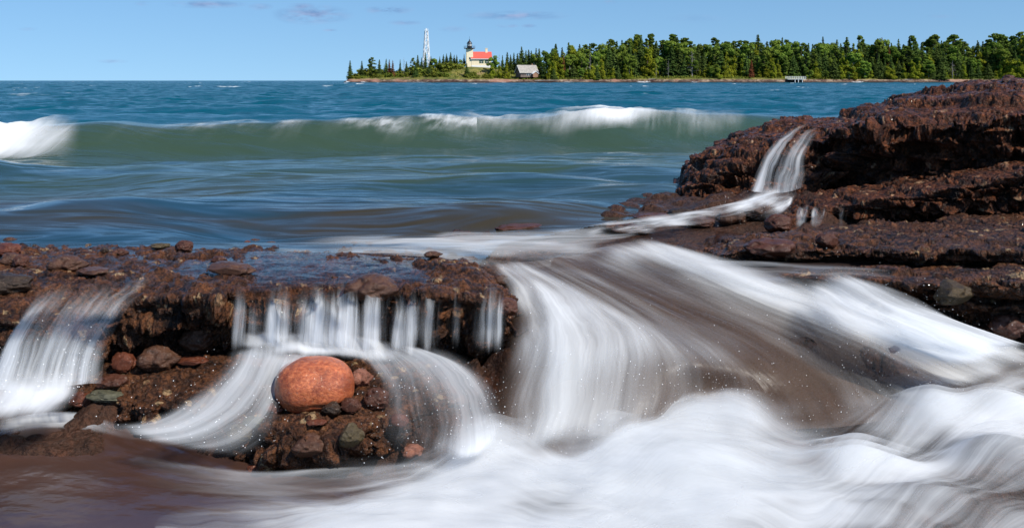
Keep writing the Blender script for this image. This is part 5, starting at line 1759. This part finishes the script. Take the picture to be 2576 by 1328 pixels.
def bare(h, seed):
    rg = np.random.default_rng(seed)
    m = MB()
    for i in range(34):
        f = rg.uniform(.18, .97)
        a = rg.uniform(0, 6.283)
        ln = h * .20 * (1.05 - f) * rg.uniform(.5, 1.2) + .3
        p = (0, 0, f * h)
        q = (ln * math.cos(a), ln * math.sin(a), f * h + ln * rg.uniform(-.15, .5))
        m.bar(p, q, .10, .04, 4)
        for s in (.5, .75):
            b = Vector(p).lerp(Vector(q), s)
            m.bar(b, (b.x + rg.normal() * ln * .25, b.y + rg.normal() * ln * .25, b.z + rg.normal() * ln * .2), .05, .025, 4)
    me = bpy.data.meshes.new('branches')
    me.from_pydata(m.v, [], m.f)
    me.update()
    me.materials.append(M_DEAD)
    return me, trunk_mesh(h * .98, h * .011 + .07, M_DEAD)


PH = 20.0
KIND = {
    'spruce': [spruce(PH, 5.4, 1.9, .04, None, 1), spruce(PH, 4.7, 1.7, .05, None, 2), spruce(PH, 6.0, 2.0, .03, None, 3)],
    'thin_spruce': [spruce(PH, 3.9, 1.7, .04, None, 4), spruce(PH, 4.2, 1.4, .10, None, 5)],
    'pine': [pine(PH, 11), pine(PH, 12, .24), pine(PH, 13, .18, .12), pine(PH, 14, .22, .25)],
    'flat_pine': [pine(PH, 15, .30, .62)],
    'decid': [decid(PH, 21), decid(PH, 22, .31), decid(PH, 23, .24), decid(PH, 24, .28, L_DEC, .1)],
    'cedar': [cedar(PH, 31), cedar(PH, 32, .30), cedar(PH, 33, .19)],
    'dead': [bare(PH, 41), bare(PH, 42)],
    'rust': [spruce(PH, 4.2, 1.4, .06, L_RUST, 51)],
}
NAME = {'spruce': 'spruce_tree', 'thin_spruce': 'spruce_tree', 'pine': 'pine_tree', 'flat_pine': 'pine_tree', 'decid': 'leafy_tree', 'cedar': 'cedar_tree', 'dead': 'dead_tree', 'rust': 'rusty_spruce_tree'}


def tree(kind, u, vtop, dy, label, group=None, wscale=1.0, vbase=None):
    p = gpos(u, dy)
    Y = p[1]
    zt = CZ + (HV - vtop) * Y / F
    if vbase is not None:
        p[2] = min(p[2], CZ + (HV - vbase) * Y / F)
    h = max(2.0, zt - p[2])
    cr, tk = random.choice(KIND[kind])
    o = empty(NAME[kind], p, label, 'tree', group, random.uniform(0, 6.28))
    s = h / PH
    o.scale = (s * wscale, s * wscale, s)
    c = bpy.data.objects.new('branches' if kind == 'dead' else 'crown', cr)
    link(c, o)
    c = bpy.data.objects.new('trunk', tk)
    link(c, o)
    return o


def r1(X, Y):      # coordinates read off the enlarged point
    return 836.5 + X * .2268, 59.75 + Y * .2268


POINT = [  # kind, x, top, dy, width, label
    ('thin_spruce', 195, 405, 8, 1.1, 'lone ragged spruce at the very tip of the point'),
    ('thin_spruce', 325, 410, 14, 1.1, 'slim spruce second from the tip of the point'),
    ('pine', 440, 380, 14, 1.25, 'broad round-headed pine near the tip of the point'),
    ('thin_spruce', 520, 395, 16, 1.2, 'slim spruce just inland of the broad round-headed pine'),
    ('thin_spruce', 595, 392, 18, 1.2, 'narrow spruce beside the reddish dying spruces on the point'),
    ('rust', 630, 395, 14, .9, 'brownish dying spruce with a bare tip on the point'),
    ('rust', 668, 405, 13, .9, 'reddish dying spruce on the point'),
    ('thin_spruce', 750, 395, 22, .7, 'very thin spruce spire between the reddish spruces and the lattice tower'),
    ('dead', 792, 370, 22, .9, 'bare grey tree on the point beside the lattice tower'),
    ('spruce', 820, 420, 17, 1.0, 'low dark spruce under the bare grey tree on the point'),
    ('pine', 890, 385, 22, 1.1, 'small bushy pine to the seaward side of the lattice tower'),
    ('thin_spruce', 945, 345, 24, 1.2, 'tall pointed spruce just before the lattice tower'),
    ('spruce', 925, 445, 9, 1.15, 'dark low spruce on the grass slope below the lattice tower'),
    ('thin_spruce', 1030, 318, 26, .9, 'thin dark spruce standing right in front of the lattice tower'),
    ('thin_spruce', 988, 375, 25, 1.1, 'short spruce at the foot of the lattice tower'),
    ('spruce', 1075, 430, 11, 1.35, 'broad dark spruce on the slope under the lattice tower'),
    ('spruce', 1092, 360, 26, .9, 'spruce at the inland foot of the lattice tower'),
    ('decid', 1130, 385, 25, 1.2, 'bushy leafy tree between the lattice tower and the spruce row'),
    ('spruce', 1190, 365, 30, .9, 'first spruce of the dark row between tower and lighthouse'),
    ('spruce', 1230, 340, 30, 1.0, 'second spruce of the dark row between tower and lighthouse'),
    ('spruce', 1265, 330, 32, .8, 'slim third spruce of the dark row between tower and lighthouse'),
    ('spruce', 1310, 318, 30, 1.0, 'tallest spruce of the dark row between tower and lighthouse'),
    ('spruce', 1350, 345, 32, .9, 'fifth spruce of the dark row between tower and lighthouse'),
    ('spruce', 1378, 345, 30, .9, 'spruce closing the dark row before the low leafy tree'),
    ('decid', 1420, 395, 30, 1.0, 'low leafy tree just seaward of the lighthouse'),
    ('thin_spruce', 1460, 340, 30, 1.0, 'narrow spruce touching the seaward side of the lighthouse tower'),
    ('spruce', 1490, 440, 10, 1.1, 'dark spruce standing on the grass in front of the lighthouse tower'),
    ('decid', 1785, 350, 15, 1.0, 'leafy tree overlapping the end of the keeper house'),
    ('cedar', 1770, 470, 9, 1.5, 'short green cedar in front of the keeper house corner'),
    ('dead', 1848, 340, 16, 1.0, 'bare grey-branched tree behind the bright cedar by the house'),
    ('cedar', 1850, 430, 8, 1.1, 'dark green cedar between the keeper house and the boathouse'),
    ('cedar', 1930, 415, 7, 1.15, 'bright green cedar standing left of the boathouse roof'),
    ('thin_spruce', 1885, 350, 22, 1.0, 'narrow spruce rising above the bright cedar'),
    ('thin_spruce', 1938, 312, 28, 1.2, 'tall thin spruce behind the bright cedar'),
    ('spruce', 1975, 345, 24, 1.0, 'dark spruce behind the boathouse gable'),
    ('thin_spruce', 2012, 320, 28, 1.0, 'thin spruce spire above the boathouse gable'),
    ('spruce', 2050, 330, 26, 1.0, 'dark spruce behind the boathouse ridge'),
    ('spruce', 2097, 250, 32, .9, 'tallest spruce above the boathouse'),
    ('spruce', 2145, 295, 30, .9, 'spruce beside the tallest spruce above the boathouse'),
    ('spruce', 2175, 285, 32, .9, 'second spruce inland of the tallest spruce above the boathouse'),
    ('spruce', 2205, 300, 30, .9, 'third spruce inland of the tallest spruce above the boathouse'),
    ('decid', 2235, 340, 24, 1.1, 'leafy tree behind the boathouse chimney'),
    ('spruce', 2258, 270, 34, .8, 'spruce with a pointed top where the forest begins'),
    ('spruce', 2292, 270, 34, .8, 'twin spruce top where the forest begins'),
    ('spruce', 2345, 400, 9, 1.0, 'dark spruce at the inland end of the boathouse'),
    ('cedar', 2450, 365, 8, 1.25, 'big bright cedar right of the boathouse'),
    ('decid', 2390, 330, 22, 1.1, 'leafy tree above the big bright cedar'),
    ('thin_spruce', 2478, 218, 40, 1.0, 'lone spruce top over the forest edge near the boathouse'),
    ('rust', 2560, 350, 12, .7, 'rust-coloured thin spruce beside the big bright cedar'),
]
for (kd, X, T, dy, ws, lab) in POINT:
    u, v = r1(X, T)
    tree(kd, u, v, dy, lab, None, ws)

SKY2 = [(0, 220), (20, 185), (60, 215), (130, 185), (200, 160), (240, 205), (310, 190), (350, 215), (400, 190), (440, 195), (480, 220), (540, 210), (600, 150), (640, 165), (668, 150), (700, 165), (745, 145), (800, 145), (850, 130), (900, 100), (945, 85), (975, 150), (1030, 95), (1080, 150), (1130, 145), (1180, 160), (1220, 200), (1250, 110), (1290, 97), (1330, 105), (1370, 140), (1420, 135), (1470, 160), (1520, 185), (1560, 165), (1600, 185), (1640, 215), (1690, 180), (1730, 140), (1760, 135), (1800, 165), (1860, 150), (1900, 160), (1960, 155), (2030, 165), (2100, 160), (2150, 160), (2185, 165), (2290, 165), (2340, 150), (2400, 165), (2440, 140), (2500, 160), (2516, 160)]
SKY3 = [(0, 160), (50, 160), (100, 175), (200, 185), (250, 175), (330, 180), (360, 182), (430, 180), (500, 180), (520, 182), (590, 180), (620, 182), (700, 150), (760, 180), (805, 120), (850, 175), (920, 180), (1000, 130), (1070, 190), (1140, 185), (1250, 175), (1300, 180), (1390, 120), (1430, 180), (1490, 155), (1540, 170), (1580, 105), (1640, 105), (1700, 170), (1760, 150), (1890, 150), (1930, 165), (1990, 215), (2030, 205), (2120, 140), (2160, 190), (2240, 95), (2290, 110), (2340, 100), (2400, 140), (2445, 155), (2480, 110), (2530, 75), (2576, 90), (2700, 110), (2900, 120)]
sky_u = [1394.2 + x * .232 for x, _ in SKY2] + [1978.5 + x * .232 for x, _ in SKY3]
sky_v = [66.4 + y * .232 for _, y in SKY2] + [66.4 + y * .232 for _, y in SKY3]

SPECIAL = [  # single trees that stand out of the forest (kind, u, vtop, dy, width, label)
    ('spruce', 1394 + 945 * .232, 66.4 + 85 * .232, 44, .8, 'dark spruce tip at the highest point of the pine cluster'),
    ('pine', 1394 + 905 * .232, 66.4 + 98 * .232, 40, 1.0, 'tall pine with a leaning crown left of the highest spruce tip'),
    ('pine', 1394 + 1035 * .232, 66.4 + 95 * .232, 40, 1.0, 'tall pine just inland of the highest spruce tip'),
    ('pine', 1394 + 1290 * .232, 66.4 + 97 * .232, 38, 1.2, 'big broad pine standing alone above the forest middle'),
    ('pine', 1394 + 1420 * .232, 66.4 + 135 * .232, 36, 1.2, 'rounded pine beside the big broad pine'),
    ('pine', 1394 + 610 * .232, 66.4 + 150 * .232, 36, 1.0, 'bushy pine at the seaward start of the tall forest'),
    ('pine', 1394 + 1745 * .232, 66.4 + 135 * .232, 38, 1.0, 'dark pine on the skyline before the long leafy stretch'),
    ('thin_spruce', 1394 + 2210 * .232, 66.4 + 83 * .232, 36, 1.25, 'ragged half-bare spruce spire above the leafy stretch'),
    ('spruce', 1394 + 2475 * .232, 66.4 + 122 * .232, 40, .8, 'brownish spruce tip above the pier'),
    ('spruce', 1978.5 + 395 * .232, 66.4 + 110 * .232, 40, .8, 'pointed spruce tip on the skyline first past the pier'),
    ('spruce', 1978.5 + 548 * .232, 66.4 + 138 * .232, 34, .9, 'dark narrow spruce second past the pier'),
    ('thin_spruce', 1978.5 + 655 * .232, 66.4 + 110 * .232, 42, 1.3, 'open-branched spruce top third past the pier'),
    ('pine', 1978.5 + 808 * .232, 66.4 + 112 * .232, 40, .8, 'upright bushy pine top above the leafy forest'),
    ('rust', 1978.5 + 1036 * .232, 66.4 + 118 * .232, 40, .7, 'brown dying spruce tip on the skyline'),
    ('spruce', 1978.5 + 1215 * .232, 66.4 + 138 * .232, 40, .8, 'small spruce tip alone on the skyline'),
    ('thin_spruce', 1978.5 + 1335 * .232, 66.4 + 98 * .232, 40, 1.0, 'tall thin spire touching a bushy pine'),
    ('pine', 1978.5 + 1375 * .232, 66.4 + 112 * .232, 38, .8, 'bushy pine touching the tall thin spire'),
    ('pine', 1978.5 + 1600 * .232, 66.4 + 102 * .232, 36, 1.1, 'large double-topped pine on the forest skyline'),
    ('flat_pine', 1978.5 + 1825 * .232, 66.4 + 105 * .232, 40, 1.1, 'flat-topped umbrella-shaped pine on the skyline'),
    ('pine', 1978.5 + 2245 * .232, 66.4 + 92 * .232, 36, 1.1, 'tall pine behind the outcrop top'),
    ('pine', 1978.5 + 2340 * .232, 66.4 + 98 * .232, 36, 1.2, 'broad layered pine beside the tall pine behind the outcrop'),
    ('pine', 1978.5 + 2535 * .232, 66.4 + 74 * .232, 36, 1.0, 'highest pine at the frame edge'),
    ('thin_spruce', 1978.5 + 2072 * .232, 66.4 + 153 * .232, 40, .9, 'thin spruce tip seaward of the tall pines behind the outcrop'),
    ('dead', 1394 + 1495 * .232, 66.4 + 270 * .232, 12, 1.7, 'grey dead tree with many fine branches among the pines'),
    ('dead', 1394 + 1238 * .232, 66.4 + 350 * .232, 8, .7, 'bare white snag at the grassy forest edge'),
    ('dead', 1394 + 1107 * .232, 66.4 + 400 * .232, 8, .5, 'thin pale snag on the grass before the dark pines'),
    ('rust', 1394 + 2138 * .232, 66.4 + 360 * .232, 8, 1.0, 'rust-red dead spruce above the pink beach'),
    ('dead', 1978.5 + 1800 * .232, 66.4 + 370 * .232, 6, 1.5, 'grey dead tree leaning over the shore behind the outcrop'),
    ('dead', 1394 + 390 * .232, 66.4 + 260 * .232, 14, .8, 'pale bare-topped tree among the leafy trees by the boathouse'),
    ('rust', 1394 + 100 * .232, 66.4 + 320 * .232, 12, .7, 'rusty thin spruce in the forest beside the boathouse'),
    ('rust', 1978.5 + 1335 * .232, 66.4 + 450 * .232, 6, .9, 'small reddish-brown dead spruce at the shore past the pier'),
    ('rust', 1978.5 + 1112 * .232, 66.4 + 200 * .232, 22, .7, 'tall brown dying spruce column inside the forest'),
    ('spruce', 1978.5 + 515 * .232, 66.4 + 350 * .232, 8, 1.3, 'dark broad spruce at the shore past the pier'),
    ('cedar', 1978.5 + 1440 * .232, 66.4 + 380 * .232, 6, 1.5, 'big yellow-green cedar at the shore past the reddish dead spruce'),
    ('decid', 1978.5 + 680 * .232, 66.4 + 495 * .232, 5, 2.0, 'round green bush-like tree at the water past the pier'),
    ('decid', 1394 + 1740 * .232, 66.4 + 410 * .232, 7, 1.5, 'bright green low tree beside the pink beach'),
]
for (kd, u, v, dy, ws, lab) in SPECIAL:
    tree(kd, u, v, dy, lab, None, ws)

GL = {
    'spruce': ('dark pointed spruce among the far shore forest', 'spruces in the far shore forest'),
    'thin_spruce': ('thin dark spruce spire among the far shore forest', 'thin spruces in the far shore forest'),
    'pine': ('bushy dark green pine in the far shore forest', 'pines in the far shore forest'),
    'decid': ('round-crowned leafy green tree in the far shore forest', 'leafy trees in the far shore forest'),
    'cedar': ('yellow-green cedar at the front edge of the far forest', 'cedars along the forest front'),
}
rt_ = random.Random(5)
# skyline row
u = 1398.0
while u < 2760:
    v = float(np.interp(u, sky_u, sky_v))
    leafy = (1790 < u < 1960) or (2020 < u < 2330)
    kd = rt_.choice(['decid', 'decid', 'pine', 'spruce', 'thin_spruce'] if leafy else ['pine', 'pine', 'spruce', 'decid', 'spruce', 'thin_spruce', 'thin_spruce'])
    tree(kd, u, v + rt_.uniform(-2, 6), rt_.uniform(32, 46), *GL[kd], wscale=rt_.uniform(.9, 1.25))
    u += rt_.uniform(10, 17)
# middle rows
for (d0, d1, k0, k1, stp_) in ((22, 30, .76, .96, 14.5), (13, 19, .50, .80, 15.5)):
    u = 1385.0
    while u < 2740:
        v = float(np.interp(u, sky_u, sky_v))
        vb = float(np.interp(u, GU, GB))
        f = rt_.uniform(k0, k1)
        kd = rt_.choice(['decid', 'pine', 'spruce', 'spruce', 'cedar', 'thin_spruce', 'thin_spruce', 'spruce'])
        lab, grp = GL[kd]
        tree(kd, u, vb - (vb - v) * f, rt_.uniform(d0, d1), lab, grp, wscale=rt_.uniform(.95, 1.4))
        u += stp_ * rt_.uniform(.7, 1.3)
# front row of low cedars and young trees, with gaps at the grassy clearing and beaches
u = 1380.0
while u < 2740:
    if not (1590 < u < 1760 or 1830 < u < 1905 and rt_.random() < .7 or 1975 < u < 2030):
        kd = rt_.choice(['cedar', 'cedar', 'decid', 'spruce', 'cedar'])
        vb = float(np.interp(u, GU, GB))
        tree(kd, u, vb - rt_.uniform(22, 52), rt_.uniform(5.5, 10), *GL[kd], wscale=rt_.uniform(1.0, 1.6))
    u += rt_.uniform(11, 20)

# shrubs of the point: single bushes that can be told apart, and the scrub between them
BUSHM = [clumps([(rng.uniform(-1, 1), rng.uniform(-1, 1), rng.uniform(.2, .9), rng.uniform(.6, 1.1), rng.uniform(.5, .9)) for _ in range(7)], 26, .30, L_BUSH, seed=60 + q) for q in range(4)]
for i in range(90):
    u = rt_.uniform(888, 1395)
    if 1290 < u < 1356: continue
    dy = rt_.uniform(6, 30)
    if 1165 < u < 1245 and dy > 12: dy = rt_.uniform(5, 10)
    p = gpos(u, dy)
    o = bpy.data.objects.new('shrub', rt_.choice(BUSHM))
    o.location = p
    s = rt_.uniform(.8, 2.5) if u < 1165 and dy > 9 else rt_.uniform(.7, 1.6)
    o.scale = (s * 1.2, s * 1.2, s)
    o.rotation_euler = (0, 0, rt_.uniform(0, 6.28))
    link(o)
    tag(o, 'low green shrub on the grassy point', 'shrub', 'low shrubs on the grassy point')
# scrub and undergrowth along the whole far shore
C = []
for i in range(16000):
    u = rt_.uniform(885, 2750)
    dy = rt_.uniform(5.2, 34) if u < 1380 else rt_.uniform(4.5, 22)
    p = gpos(u, dy)
    if 1170 < u < 1240 and dy > 17: continue
    C.append((p[0], p[1], p[2] + rt_.uniform(.0, .7 if u < 1380 else 1.3)))
C = np.array(C)
V, Fq = leaves(C, rng.normal(size=C.shape) * .6 + np.array((0, -.3, 1.0)), rng.uniform(.25, .55, len(C)))
o = mesh_np('undergrowth', V, Fq, L_BUSH, smooth=False)
tag(o, 'low green and yellowish scrub covering the far shore', None, None, 'stuff')
